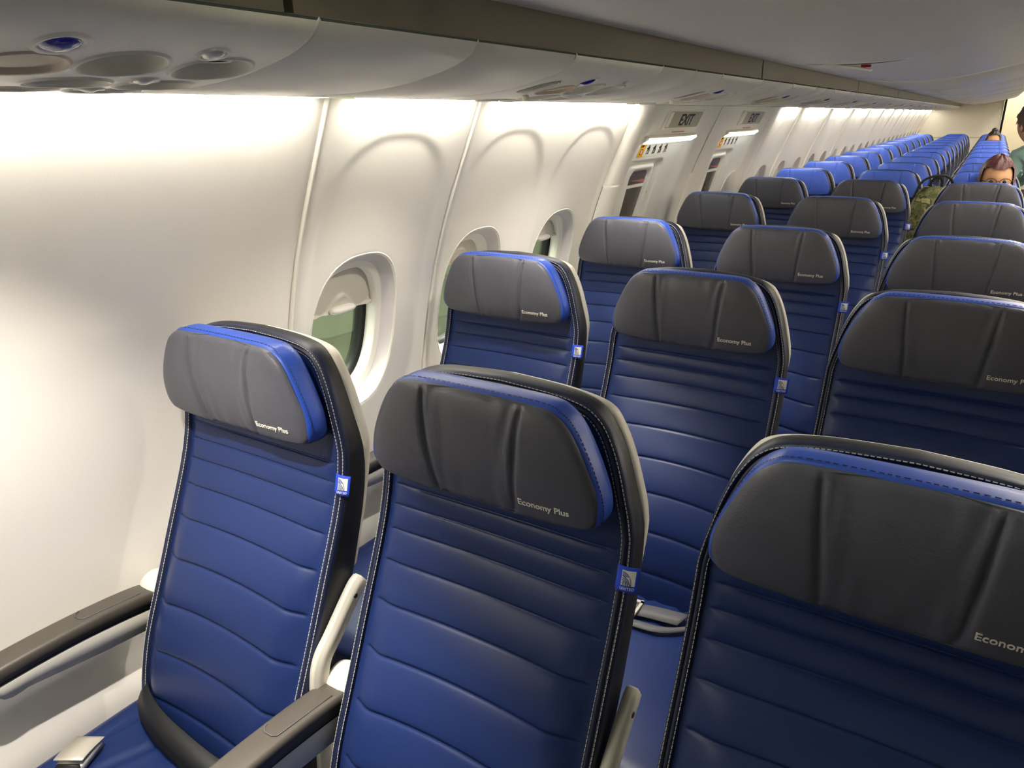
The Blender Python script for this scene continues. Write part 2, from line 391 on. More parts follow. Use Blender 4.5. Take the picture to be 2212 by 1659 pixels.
def rr_pts(a0, a1, b0, b1, rad, n=6):
    P = []
    for (cx, cz, s0) in ((a1-rad, b1-rad, 0), (a0+rad, b1-rad, PI/2), (a0+rad, b0+rad, PI), (a1-rad, b0+rad, 1.5*PI)):
        for k in range(n+1): a = s0+k*PI/2/n; P.append((cx+rad*math.cos(a), cz+rad*math.sin(a)))
    return P
def loop3(pts, d, base=xw):                            # points (y, z) laid on the wall, d inwards
    return [(float(base(z))+d, y, z) for y, z in pts]
def plate(name, pts, d0, d1, m, base=xw, bev_=0.0):
    g = G(); g.rings([loop3(pts, d0, base), loop3(pts, d1, base)], cap0=True, cap1=True); return g.mesh(name, m, False)
HATCH_WORDS = ['first exit hatch, nearer the camera', 'second exit hatch, farther from the camera']
for hi, dyh in enumerate((0, 1.02)):
    which = HATCH_WORDS[hi]
    # hatch window
    h = empty('door_%d' % (hi+1), (0, dyh, 0)); h['kind'] = 'structure'
    outer = rr_pts(2.735, 3.03, .90, 1.322, .04); inner = rr_pts(2.80, 3.00, .98, 1.298, .035)
    # pane narrows downwards
    nar = lambda P, f: [(2.90+(y-2.90)*(1-f*max(0, (1.2-z))), z) for y, z in P]
    outer2 = rr_pts(2.748, 3.018, .915, 1.31, .035); inner = nar(inner, .9); inn2 = nar(rr_pts(2.806, 2.994, .986, 1.292, .03), .9)
    g = G(); g.rings([loop3(outer, -.001, xp), loop3(outer, .012, xp), loop3(outer2, .020, xp), loop3(nar(rr_pts(2.79, 3.008, .97, 1.303, .035), .9), .019, xp), loop3(inner, .014, xp), loop3(inn2, .001, xp)])
    ob('hatch_frame', g.mesh('hatch_frame', 'wall'), h)
    pane = nar(rr_pts(2.80, 3.0, .98, 1.30, .03), .9)
    top = [p for p in pane if p[1] > 1.25]; top = [(2.795, 1.252)]+[(2.80, 1.30), (3.0, 1.30), (3.005, 1.252)]
    ob('hatch_pane', plate('hatch_pane', pane, .0005, .003, 'greypane', xp), h)
    ob('upper_blind', plate('upper_blind', [(2.80, 1.256), (2.803, 1.298), (2.998, 1.298), (3.0, 1.256)], .003, .005, 'mauve', xp), h, label='mauve upper part of the hatch blind')
    ob('rose_band', plate('rose_band', [(2.80, 1.238), (2.80, 1.256), (3.0, 1.256), (3.0, 1.238)], .003, .007, 'rose', xp), h, label='faded rose band across the hatch window')
    ob('blind_rail', plate('blind_rail', [(2.80, 1.226), (2.80, 1.239), (3.0, 1.239), (3.0, 1.226)], .003, .010, 'white', xp), h)
    ob('pull_tab', plate('pull_tab', [(2.83, 1.14), (2.855, 1.175), (2.955, 1.175), (2.945, 1.135)], .003, .006, 'white', xp), h)
    lat = ob('latch_slot', plate('latch_slot', rr_pts(3.062, 3.074, 1.19, 1.275, .005, 3), .0, .006, 'white', xp), h)
    ob('slot_mark', plate('slot_mark', rr_pts(3.064, 3.072, 1.188, 1.20, .003, 3), .006, .008, 'signdark', xp), lat)
    # EXIT sign
    s_ = empty('exit_sign', (0, dyh, 0), label='illegal', category='sign')
    s_['label'] = 'beige EXIT sign with dark letters above the '+which
    g = G(); o1 = rr_pts(2.815, 3.225, 1.452, 1.525, .015); o2 = rr_pts(2.822, 3.218, 1.4555, 1.5215, .012)
    g.rings([loop3(o1, .003), loop3(o1, .014), loop3(o2, .016), loop3(rr_pts(2.828, 3.212, 1.459, 1.518, .01), .012)], cap0=True)
    ob('sign_bezel', g.mesh('sign_bezel', 'psu'), s_)
    ob('sign_face', plate('sign_face', rr_pts(2.826, 3.214, 1.458, 1.519, .01), .006, .0125, 'signface'), s_)
    ob('sign_lamp_end', plate('sign_lamp_end', rr_pts(2.832, 2.868, 1.461, 1.516, .006), .0125, .0145, 'white'), s_, label='paler lamp end of the sign')
    tm = text_mesh('lettering', 'EXIT', .150, 'signdark', offset=.02)
    co = np.array([v.co for v in tm.vertices]); hh = co[:, 2].max()
    for v, c in zip(tm.vertices, co):
        z = 1.467+c[2]*.042/hh; v.co = (float(xw(z))+.0132+(.0008 if c[1] < 0 else 0), 2.972+c[0], z)
    ob('lettering', tm, s_)
    ob('small_print', plate('small_print', [(2.96, 1.4395), (2.96, 1.4445), (3.10, 1.4445), (3.10, 1.4395)], .004, .0055, 'pinkish'), s_, label='faded red line of print under the sign')
    # lamp below the sign
    l = empty('exit_lamp', (0, dyh, 0)); l['label'] = 'bright white lamp strip over the '+which; l['category'] = 'light'
    g = G(); rr = []
    for t in np.linspace(0, 1, 25):
        y = 2.70+.57*t; ww = .048*math.sin(PI*min(1, max(0, .04+.92*t)))**.5+.003; x0 = float(xw(1.43))-.012
        rr.append([(x0, y, 1.436), (x0+ww*.9, y, 1.432), (x0+ww, y, 1.424), (x0+ww, y, 1.418), (x0, y, 1.404)])
    g.rings(rr, cap0=True, cap1=True); ob('lamp_housing', g.mesh('lamp_housing', 'psu'), l)
    g = G(); rr = []
    for t in np.linspace(0.03, 0.97, 25):
        y = 2.70+.57*t; ww = .048*math.sin(PI*(.04+.92*t))**.5+.004; x0 = float(xw(1.43))-.012
        rr.append([(x0+ww, y, 1.423), (x0+ww+.0012, y, 1.417), (x0+.004, y, 1.4025), (x0-.002, y, 1.404)])
    g.rings(rr, closed=False); ob('lamp_lens', g.mesh('lamp_lens', 'coolamp'), l)
    # placard
    p = empty('exit_placard', (0, dyh, 0)); p['label'] = 'yellow and white pictogram placard on the '+which; p['category'] = 'placard'
    hx = lambda z: xw(z)-.018
    ob('yellow_field', plate('yellow_field', rr_pts(2.752, 2.806, 1.352, 1.4, .003, 2), .0, .0015, 'yellow', hx), p)
    ob('white_field', plate('white_field', rr_pts(2.808, 3.066, 1.352, 1.4, .003, 2), .0, .0015, 'white', hx), p)
    g = G()
    for (a0, a1, b0, b1) in ((2.757, 2.764, 1.388, 1.398), (2.768, 2.784, 1.39, 1.398)):
        g.rings([loop3([(a0, b0), (a0, b1), (a1, b1), (a1, b0)], .0015, hx), loop3([(a0, b0), (a0, b1), (a1, b1), (a1, b0)], .0022, hx)], cap1=True)
    ob('black_mark', g.mesh('black_mark', 'signdark', False), p)
    g = G(); an = np.linspace(0, 2*PI, 20, endpoint=False)
    g.rings([loop3([(2.778+r*math.cos(a)*1.1, 1.372+r*math.sin(a)) for a in an], d, hx) for r, d in ((.012, .0016), (.012, .0024), (.008, .0024), (.008, .0016))])
    ob('prohibition_ring', g.mesh('prohibition_ring', 'red', False), p)
    ob('ring_centre', plate('ring_centre', [(2.778+.008*math.cos(a)*1.1, 1.372+.008*math.sin(a)) for a in an], .0014, .002, 'white', hx), p)
    for k, yc in enumerate((2.842, 2.905, 2.968, 3.03)):
        g = G()
        for (a, b, c, d) in ((-.004, .004, .017, .021), (-.006, .006, .004, .016), (-.011, -.006, .008, .012), (-.006, -.002, -.014, .004), (.003, .009, -.012, .004)):
            sh = .004*((k*7) % 3-1)
            pts = [(yc+1.7*a+sh*(c > .01), 1.374+c), (yc+1.7*a, 1.374+d), (yc+1.7*b, 1.374+d), (yc+1.7*b+sh*(c < 0), 1.374+c)]
            g.rings([loop3(pts, .0015, hx), loop3(pts, .0021, hx)], cap1=True)
        ob('pictogram', g.mesh('pictogram', 'signdark', False), p)
        g = G(); pts = rr_pts(yc-.002, yc+.016, 1.362, 1.366, .001, 1); g.rings([loop3(pts, .0015, hx), loop3(pts, .002, hx)], cap1=True)
        ob('pictogram_arrow', g.mesh('pictogram_arrow', 'red', False), p)

# far end, right side, ends
bk = empty('wall_back', (0, 0, 0)); bk['kind'] = 'structure'
ob('bulkhead_panel', boxmesh('bulkhead_panel', -.4, 1.045, YBACK, YBACK+.05, 0, 2.15, 'bulk'), bk)
ob('bulkhead_rail', boxmesh('bulkhead_rail', -.4, 1.045, YBACK-.012, YBACK+.001, 1.06, 1.075, 'bulk', .003), bk)
ob('galley_wall', boxmesh('galley_wall', 1.045, 3.3, 18.5, 18.55, 0, 2.2, 'galley'), bk)
ob('bulkhead_panel', boxmesh('bulkhead_panel', 1.90, 3.3, YBACK, YBACK+.05, 0, 2.15, 'bulk'), bk)
ob('galley_side', boxmesh('galley_side', 1.0, 1.03, YBACK+.05, 18.5, 0, 2.2, 'galley'), bk)
ob('galley_side', boxmesh('galley_side', 2.2, 2.25, YBACK+.05, 18.5, 0, 2.2, 'galley'), bk)
g = G(); rr = []
for k in range(25):
    t = k/24; rr.append([(1.05+.035*t, YBACK-.03+.012*math.sin(t*22), z) for z in (0.02, 0.7, 1.4, 1.72)])
g.rings(rr, closed=False)
c = ob('galley_curtain', g.mesh('galley_curtain', 'curtain'), label='dark gathered curtain hanging at the far bulkhead edge', category='curtain')
wf = boxmesh('wall_front', -.45, 3.4, -3.42, -3.4, 0, 2.3, 'wall'); ob('wall_front', wf, kind='structure')
g = G(); rr = [[(2*CX-float(xw(z))-.0, y, z) for z in np.linspace(0, WTOP, 40)] for y in (-1.3, YBACK)]
g.rings(rr, closed=False); ob('wall_right', g.mesh('wall_right', 'wall'), kind='structure')
ob('exterior_wall', boxmesh('exterior_wall', -3.6, -3.5, -6, 30, -2, 5, 'exterior'), kind='structure')
g = G()
for k, z in enumerate((.35, .62, .9)): g.box(-3.5, -3.47, -6, 30, z, z+.012)
ob('exterior_trim', g.mesh('exterior_trim', 'gasket', False), kind='structure')

# ------------------------------------------------------------------ ceiling: service panels, rail, bins
ceil = empty('ceiling', (0, 0, 0)); ceil['kind'] = 'structure'
PP = catmull([(-.0255, 1.548), (-.023, 1.541), (.005, 1.5395), (.049, 1.540), (.153, 1.541), (.244, 1.549), (.291, 1.558), (.333, 1.568), (.36, 1.579), (.374, 1.589), (.377, 1.598)], 4)
def zp(x): return float(np.interp(x, PP[:, 0], PP[:, 1]))
# profile resampled by arc length
_d = np.r_[0, np.cumsum(np.hypot(*np.diff(PP, axis=0).T))]
def prof_at(n): t = np.linspace(0, _d[-1], n); return np.stack([np.interp(t, _d, PP[:, 0]), np.interp(t, _d, PP[:, 1])], 1)
def blank(L, n=28):
    pr = prof_at(n); g = G(); ys = [0, .0025, L-.0025, L]
    rr = [[(x, y, z+(.004 if y in (0, L) else 0)) for x, z in pr] for y in ys]
    g.rings(rr, closed=False); return g.mesh('ceiling_panel', 'psu')
UL = .395
BOWLS = [(.27, .238, .0425), (.165, .238, .0425), (.057, .238, .0425), (.27, .337, .0425), (.165, .337, .0425), (.057, .337, .0425), (.253, .152, .040)]
SMALL = [(.318, .158, .0165, 'callblue'), (.320, .304, .0115, 'chrome'), (.207, .298, .0115, 'chrome'), (.10, .298, .0115, 'chrome')]
def unit_mesh():
    nx, ny = 110, 98; pr = prof_at(nx+1); ys = np.linspace(0, UL, ny+1)
    X = np.repeat(pr[None, :, 0], ny+1, 0); Z = np.repeat(pr[None, :, 1], ny+1, 0); Y = np.repeat(ys[:, None], nx+1, 1)
    Z = Z+.004*(np.minimum(Y, UL-Y) < .002)
    P = np.stack([X, Y, Z], -1).reshape(-1, 3); rad = np.full(len(P), 9.); ci = np.zeros(len(P), int)
    for k, (x, y, r) in enumerate(BOWLS):
        rr = np.hypot(P[:, 0]-x, P[:, 1]-y)/(r-.002); s_ = rr < rad; rad[s_] = rr[s_]; ci[s_] = k
    ins = rad < 1; n = nx+1; F = []
    for j in range(ny):
        for i in range(nx):
            q = (j*n+i, j*n+i+1, (j+1)*n+i+1, (j+1)*n+i)
            if not all(ins[k] for k in q): F.append(q)
    used = sorted(set(k for q in F for k in q))
    for k in used:
        if ins[k]:
            x, y, r = BOWLS[ci[k]]; P[k, 0] = x+(P[k, 0]-x)/rad[k]; P[k, 1] = y+(P[k, 1]-y)/rad[k]; P[k, 2] = zp(P[k, 0])
    idx = {k: n_ for n_, k in enumerate(used)}
    return mesh('unit_panel', P[used], [tuple(idx[k] for k in q) for q in F], 'psu')
def bowl_mesh(x, y, r, flat=False):
    an = np.linspace(0, 2*PI, 36, endpoint=False); g = G()
    prof = [(r+.003, .0004), (r+.001, -.0022), (r-.002, -.0015), (r-.004, .004), (r*.80, .014), (r*.5, .020), (r*.1, .022)] if not flat else [(r+.003, .0004), (r+.001, -.002), (r-.002, -.001), (r-.004, .004), (r*.6, .003), (r*.1, .002)]
    g.rings([[(x+q*math.cos(a), y+q*math.sin(a), zp(min(.376, x+q*math.cos(a)))+d) for a in an] for q, d in prof], cap1=True)
    return g.mesh('vent_bowl', 'bowl' if not flat else 'lens')
def gasper(x, y, r):
    an = np.linspace(0, 2*PI, 28, endpoint=False); g = G()
    prof = [(r*.62, .022), (r*.62, .012), (r*.5, .008), (r*.42, .009), (r*.40, .016), (r*.25, .016), (r*.22, .010), (r*.05, .009)]
    g.rings([[(x+q*math.cos(a), y+q*math.sin(a), zp(x)+d) for a in an] for q, d in prof], cap1=True, ms=[0, 0, 0, 1, 1, 0, 0])
    return g.mesh('air_nozzle', ['psu', 'seam'])
def button(x, y, r, m):
    an = np.linspace(0, 2*PI, 24, endpoint=False); g = G()
    prof = [(r*1.5, .0005), (r*1.35, -.0022), (r*1.05, -.0012), (r, .001), (r*.9, -.002), (r*.4, -.0045), (r*.05, -.005)]
    g.rings([[(x+q*math.cos(a), y+q*math.sin(a), zp(min(.376, x+q*math.cos(a)))+d) for a in an] for q, d in prof], cap1=True, ms=[0, 0, 0, 1, 1, 1])
    return g.mesh('call_button', ['psu', m])
def grille_mesh():
    g = G(); an = np.linspace(0, 2*PI, 40, endpoint=False); rr = []; ms = []
    for k in range(8):
        q = 1-.12*k
        rr += [(q, -.0012), (q-.05, -.0012), (q-.055, .002), (q-.115, .002)]; ms += [0, 0, 1, 1]
    g.rings([[(.267+.046*q*math.cos(a), .066+.034*q*math.sin(a), zp(.267+.046*q*math.cos(a))+d) for a in an] for q, d in rr if q > .04], ms=ms, cap1=True)
    return g.mesh('speaker_grille', ['psu', 'seam'])
U_ME = unit_mesh(); U_BOWL = [bowl_mesh(*b, flat=(k == 6)) for k, b in enumerate(BOWLS)]; U_GAS = {k: gasper(*BOWLS[k]) for k in (3, 4, 5)}
U_BTN = [button(*b) for b in SMALL]; U_GRL = grille_mesh()
g = G(); g.tube([(.187, .15, zp(.187)+.001), (.187, .15, zp(.187)-.009)], [.006, .0075]); U_KNOB = g.mesh('release_knob', 'white')
ROWY = [0.742, 1.552, 2.333, 3.314, 4.2475]+[4.2475+.80*k for k in range(1, 13)]
ORD = ['first', 'second', 'third', 'fourth', 'fifth', 'sixth', 'seventh', 'eighth', 'ninth', 'tenth', 'eleventh', 'twelfth', 'thirteenth', 'fourteenth', 'fifteenth', 'sixteenth', 'seventeenth', 'eighteenth', 'nineteenth', 'twentieth']
ustart = [.205, 1.175]+[1.985+.8*k for k in range(18)]
prev = -1.29
for k, y0 in enumerate(ustart):
    gap = y0-prev
    n = 2 if .4 < gap < .7 or k == 1 else max(1, int(round(gap/.4)))
    for q in range(n):
        o = ob('ceiling_panel', blank(gap/n), ceil); o.location = (0, prev+gap*q/n, 0)
    prev = y0+UL
    lab = {0: 'grey overhead service panel nearest the camera, above the plain wall panel', 1: 'second overhead service panel, its speaker grille above the single-window wall panel',
           2: 'third overhead service panel, just before the exit signs'}.get(k, 'grey overhead service panel, %s in line counted from the camera' % ORD[k])
    o = empty('service_panel', (0, y0, 0), label=lab, category='service panel', group='passenger service panels under the bins')
    ob('unit_panel', U_ME, o)
    for i, b in enumerate(U_BOWL):
        bb = ob('vent_bowl' if i < 6 else 'reading_lens', b, o)
        if i in U_GAS: ob('air_nozzle', U_GAS[i], bb)
    for i, b in enumerate(U_BTN): ob('call_button' if i == 0 else 'switch_button', b, o, **({'label': 'blue call button'} if i == 0 else {}))
    ob('speaker_grille', U_GRL, o); ob('release_knob', U_KNOB, o)
o = ob('ceiling_panel', blank(YBACK-prev), ceil); o.location = (0, prev, 0)
# taupe rail between service panels and bins
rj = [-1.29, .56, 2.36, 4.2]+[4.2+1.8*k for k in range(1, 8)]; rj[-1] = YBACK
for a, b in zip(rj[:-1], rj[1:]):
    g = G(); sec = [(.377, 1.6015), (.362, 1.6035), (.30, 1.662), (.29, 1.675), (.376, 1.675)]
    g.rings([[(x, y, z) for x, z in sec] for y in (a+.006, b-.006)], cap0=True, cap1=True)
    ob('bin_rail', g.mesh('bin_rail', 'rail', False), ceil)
g = G(); g.box(.26, .40, -1.3, YBACK, 1.676, 1.69); g.box(-.08, .36, -1.3, YBACK, 1.64, 1.65); ob('ceiling_void', g.mesh('ceiling_void', 'dark', False), ceil)
for y in rj[2:-1]:
    g = G(); g.rings([[(.3615, y+d, 1.603), (.2985, y+d, 1.6625)] for d in (-.006, .006)], closed=False); ob('rail_joint', g.mesh('rail_joint', 'bin'), ceil, label='pale joint strip across the rail')
BP = catmull([(.285, 1.72), (.288, 1.667), (.31, 1.6585), (.36, 1.6535), (.49, 1.643), (.635, 1.638), (.77, 1.646), (.895, 1.667), (1.0, 1.690), (1.12, 1.716), (1.20, 1.738), (1.25, 1.778), (1.272, 1.84), (1.272, 1.93), (1.25, 2.03), (1.19, 2.12)], 5)
def zb(x): return float(np.interp(x, BP[5:56, 0], BP[5:56, 1]))
binj = [-1.29, .56, 4.12, 5.96]+[5.96+1.8*k for k in range(1, 7)]; binj[-1] = YBACK
handles = {1: 2.49, 2: 5.76}
def latch(bn, y):
    rec = G(); an = np.linspace(0, 2*PI, 32, endpoint=False)
    def pt(a, ky, kx, d):                               # narrow recess lying across the bin
        t = math.cos(a)*kx; x = .59+.168*t; return (x, y-.16*(x-.59)*1.0+ky*math.sin(a), zb(x)+d)
    rec.rings([[pt(a, .030, 1.0, -.0005) for a in an], [pt(a, .028, .985, -.003) for a in an], [pt(a, .024, .96, -.002) for a in an], [pt(a, .022, .95, .012) for a in an]], cap1=True, ms=[0, 0, 1])
    ob('latch_recess', rec.mesh('latch_recess', ['wall', 'housing']), bn)
    g = G(); pts = [(.52, -.018, -.004), (.56, -.02, -.010), (.62, -.022, -.018), (.655, -.024, -.026)]
    g.rings([[(x, y-.16*(x-.59)+d, zb(x)+h), (x, y-.16*(x-.59)+d+.036, zb(x)+h+.004), (x, y-.16*(x-.59)+d+.036, zb(x)+h+.009), (x, y-.16*(x-.59)+d, zb(x)+h+.006)] for x, d, h in pts], cap0=True, cap1=True)
    lv = ob('latch_lever', g.mesh('latch_lever', 'wall', False), bn)
    if y < 3: ob('red_mark', boxmesh('red_mark', .622, .648, y+.009, y+.019, zb(.63)-.011, zb(.63)-.004, 'red'), lv, label='red warning mark under the lever')
for k in range(len(binj)-1):
    a, b = binj[k], binj[k+1]
    lab = {0: 'overhead bin at the camera end, left of the dark gap', 1: 'long pale overhead bin with its latch slightly open', 2: 'overhead bin with a small closed latch, behind the long bin'}.get(k, 'pale overhead bin, %s behind the long bin' % ORD[k-2])
    bn = empty('overhead_bin', (0, 0, 0), label=lab, category='overhead bin', group='overhead bins along the window side')
    gp = .012 if k in (0, 1) and True else .004
    ys = [a+(.012 if k == 1 else .004), a+(.02 if k == 1 else .010), b-(.018 if k == 0 else .010), b-(.012 if k == 0 else .004)]
    g = G(); g.rings([[(x, y, z+(.006 if i in (0, 3) else 0)) for x, z in BP] for i, y in enumerate(ys)], closed=False)
    me = g.mesh('bin_door', 'bin'); ob('bin_door', me, bn)
    if k in handles: latch(bn, handles[k])
    elif k > 2: latch(bn, b-.22)
    if k >= 1:
        g = G(); g.rings([[(x, b+d, z-.0012) for x, z in BP[4:62]] for d in (-.006, .006)], closed=False)
        ob('edge_trim', g.mesh('edge_trim', 'wall'), bn)
# aisle ceiling and the bins across the aisle
g = G(); g.rings([[(1.16, y, 2.135), (1.30, y, 2.15), (1.64, y, 2.15), (1.78, y, 2.135)] for y in (-1.3, 18.5)], closed=False); ob('aisle_panel', g.mesh('aisle_panel', 'bin'), ceil)
g = G(); prf = [(2*CX-x, z) for x, z in BP[::3]]+[(2*CX-.377, 1.598)]+[(2*CX-x, z) for x, z in PP[::-3]]
g.rings([[(x, y, z) for x, z in prf] for y in (-1.3, YBACK)], closed=False); ob('opposite_side_panel', g.mesh('opposite_side_panel', 'bin'), ceil)
ob('entry_panel', boxmesh('entry_panel', -.45, 3.4, -3.4, -1.3, 2.25, 2.28, 'bin'), ceil)
ob('entry_panel', boxmesh('entry_panel', -.45, -.43, -3.4, -1.29, 0, 2.25, 'wall'), wall)
ob('galley_soffit', boxmesh('galley_soffit', 1.0, 2.25, YBACK, 18.5, 2.16, 2.2, 'bin'), ceil)

# ------------------------------------------------------------------ cove lamps along the top of the sidewall
def cove(y0, y1, lab):
    o = empty('cove_light', (0, y0, 0), label=lab, category='light', group='glowing cove lamps along the top of the sidewall')
    L = y1-y0
    ob('lamp_lens', boxmesh('lamp_lens', -.056, -.028, 0, L, 1.5405, 1.543, 'cove'), o)
    ob('lamp_housing', boxmesh('lamp_housing', -.0775, -.0265, -.003, L+.003, 1.5432, 1.552, 'housing'), o)
cove(-1.2, 1.005, 'glowing cove lamp over the plain panel nearest the camera')
cove(1.10, 1.515, 'glowing cove lamp over the single-window panel')
cove(1.60, 2.50, 'glowing cove lamp over the two-window panel beside the exits')
cove(FAR0+.05, farj[1]-.08, 'first glowing cove lamp beyond the exits')
for k in range(1, 12):
    cove(farj[k]+.09, farj[k+1]-.09, '%s glowing cove lamp beyond the exits' % ORD[k])
for y0, y1 in ((1.6, 16.0),):
    ob('opposite_cove', boxmesh('opposite_cove', 2*CX+.0545, 2*CX+.0745, y0, y1, 1.5405, 1.543, 'covefar'), label='cove lamp along the opposite sidewall', category='light')
g = G(); g.box(-.30, -.078, -1.3, YBACK, 1.552, 1.56); g.box(-.078, -.04, -1.3, YBACK, 1.5525, 1.56); ob('ceiling_trim', g.mesh('ceiling_trim', 'dark', False), ceil)

# ------------------------------------------------------------------ seats
PRZ = [.30, .45, .53, .6, .7, .8, .85, .9, .95, 1.0, 1.1, 1.2]
PRY = [-.212, -.2, -.185, -.165, -.12, -.077, -.055, -.033, -.015, -.004, .001, .012]
_pz = np.linspace(.30, 1.2, 300); _py = np.interp(_pz, PRZ, PRY); _py = np.convolve(np.pad(_py, 10, mode='edge'), np.ones(21)/21, 'valid')
def yf(z): return np.interp(z, _pz, _py)
HALF = catmull([(.200, .345), (.206, .44), (.206, .60), (.206, .80), (.205, .98), (.202, 1.02), (.193, 1.06), (.182, 1.10), (.168, 1.133), (.151, 1.156), (.127, 1.170), (.08, 1.178), (0, 1.182)], 6)
def outline(inset, half=HALF):
    t = np.gradient(half, axis=0); t /= np.linalg.norm(t, axis=1)[:, None]
    n = np.stack([-t[:, 1], t[:, 0]], 1)                 # towards the inside
    n[-1] = (0, -1)
    return half+n*inset
def full(h): return np.vstack([h, (h*[-1, 1])[::-1][1:]])  # right side up, over, left side down
# blue front panel with its horizontal channels
hin = outline(.013)
def hwi(z): return float(np.interp(z, hin[:, 1], hin[:, 0]))
GRV = [.505, .590, .671, .748, .816, .872, .917, .953, .984]
GA = [.022, .027, .026, .019, .012, .007, .005, .004, .002]
rows = []                                               # (nominal z, groove phase)
lo = .365
for k, zg in enumerate(GRV):
    for t in (0.0, .03, .08, .16, .3, .5, .7, .84, .92, .97):
        rows.append((lo+(zg-lo)*t, t))
    lo = zg
rows.append((GRV[-1], 0.0))
for t in (.03, .08, .16): rows.append((GRV[-1]+.05*t, t))
for z in np.r_[np.linspace(1.0, 1.10, 10), np.linspace(1.105, 1.15, 8), np.linspace(1.153, 1.1655, 7)]: rows.append((z, -1))
U = np.concatenate([[-1, -.985, -.96, -.93, -.90], np.linspace(-.87, .87, 35), [.90, .93, .96, .985, 1]])
V = []; F = []
for zr, ph in rows:
    hw_ = hwi(zr)
    for u in U:
        a = float(np.interp(zr, [.36]+GRV+[1.05], [.018]+GA+[0])); z = zr+a*(1-u*u)
        au = abs(u); low = float(sstep(.93, .70, zr)) if zr < .93 else 0.0
        y = float(yf(zr))+.006*au**10
        y -= low*.016*(1-float(sstep(.70, .98, au)))
        if ph >= 0:
            fade = 1-float(sstep(.89, .925, au))
            roll = (math.sin(PI*min(1, max(0, ph))))**.30 if 0 < ph < 1 else 0
            y += fade*(.0065*(1-roll)-.002)
            zz_ = z
        V.append((u*hw_, y, z))
nu = len(U)
for j in range(len(rows)-1):
    for i in range(nu-1): F.append((j*nu+i, j*nu+i+1, (j+1)*nu+i+1, (j+1)*nu+i))
ME_PANEL = fixn(mesh('backrest', V, F, 'blue'))
# dark bezel: two piped rolls, then the black side
def sweep(secs, mats_i, name, mats, half=HALF, cap=False):
    g = G(); rr = []
    for ins, dy in secs:
        O = full(outline(ins, half)); base = full(half)
        rr.append([(p[0], float(yf(q[1]))+(dy if dy > -.1 else -dy*dpt(q[1])+.004), p[1]) for p, q in zip(O, base)])
    g.rings(rr, closed=False, ms=mats_i)
    if cap: pass
    return g.mesh(name, mats)
DZ = [.40, .80, .90, 1.0, 1.1, 1.14, 1.17, 1.2]; DD = [.062, .064, .055, .043, .032, .028, .028, .028]
def dpt(z): return float(np.interp(z, DZ, DD))
secs = [(.0165, .010), (.0150, .001), (.0125, -.003), (.0095, -.003), (.0080, .0015), (.0068, .0015), (.0055, -.002), (.0028, -.0015), (.0008, .004), (0, .010), (-.0005, -.45), (.0005, -.8), (.004, -1.0)]
ME_BEZEL = sweep(secs, [0, 0, 0, 0, 2, 0, 0, 0, 0, 3, 1, 1], 'bezel', ['bezel', 'black', 'dark', 'black'])
# stitching
def stitches(ins, dy, g, step=.0058, ln=.0040, wd=.0006):
    O = full(outline(ins)); B = full(HALF); P = np.array([(p[0], float(yf(q[1]))+dy, p[1]) for p, q in zip(O, B)])
    d = np.r_[0, np.cumsum(np.linalg.norm(np.diff(P, axis=0), axis=1))]
    at = lambda s_: Vector([float(np.interp(s_, d, P[:, i])) for i in range(3)])
    for s_ in np.arange(.002, d[-1]-.006, step):
        a, b = at(s_), at(s_+ln); t = (b-a).normalized(); n = t.cross(Vector((0, -1, 0))).normalized()*wd
        f = Vector((0, -.0009, 0))
        g.add([a-n, a+n, b+n, b-n, a-n*.6+f, a+n*.6+f, b+n*.6+f, b-n*.6+f], [(0, 1, 5, 4), (1, 2, 6, 5), (2, 3, 7, 6), (3, 0, 4, 7), (4, 5, 6, 7)])
g = G(); stitches(.0145, -.0018, g); stitches(.0036, -.0019, g)
ME_STITCH = g.mesh('stitching', 'thread', False)
# white shell behind
half_s = HALF[HALF[:, 1] > .775]
half_s = np.vstack([[half_s[0][0]-.03, .76], half_s])
secs = [(.003, -.002), (0, 0), (-.0015, .002), (-.0015, .012), (.001, .018), (.010, .026), (.04, .034)]
ME_SHELL = None
g = G(); rr = []
for ins, dy in secs:
    O = full(outline(ins, half_s)); base = full(half_s)
    rr.append([(p[0]-math.copysign(.010*float(sstep(1.06, .90, q[1])), p[0]), float(yf(q[1]))+dpt(q[1])+dy, p[1]-.007*float(sstep(1.15, 1.178, q[1]))) for p, q in zip(O, base)])
g.rings(rr, closed=False); n0 = len(rr[0]); last = rr[-1]
for i in range(n0//2-1): g.add([last[i], last[i+1], last[n0-2-i], last[n0-1-i]], [(0, 1, 2, 3)])
ME_SHELL = g.mesh('seat_shell', 'shell')
g = G()
for k in range(18):
    z0_, z1_ = .40+.38*k/18, .40+.38*(k+1)/18
    g.add([(-.2, yf(z0_)+.057, z0_), (.2, yf(z0_)+.057, z0_), (.2, yf(z1_)+.057, z1_), (-.2, yf(z1_)+.057, z1_)], [(0, 1, 2, 3)])
g.box(-.2, .2, yf(.4), yf(.4)+.057, .385, .402)
ME_BACK = g.mesh('back_cover', 'black', False)
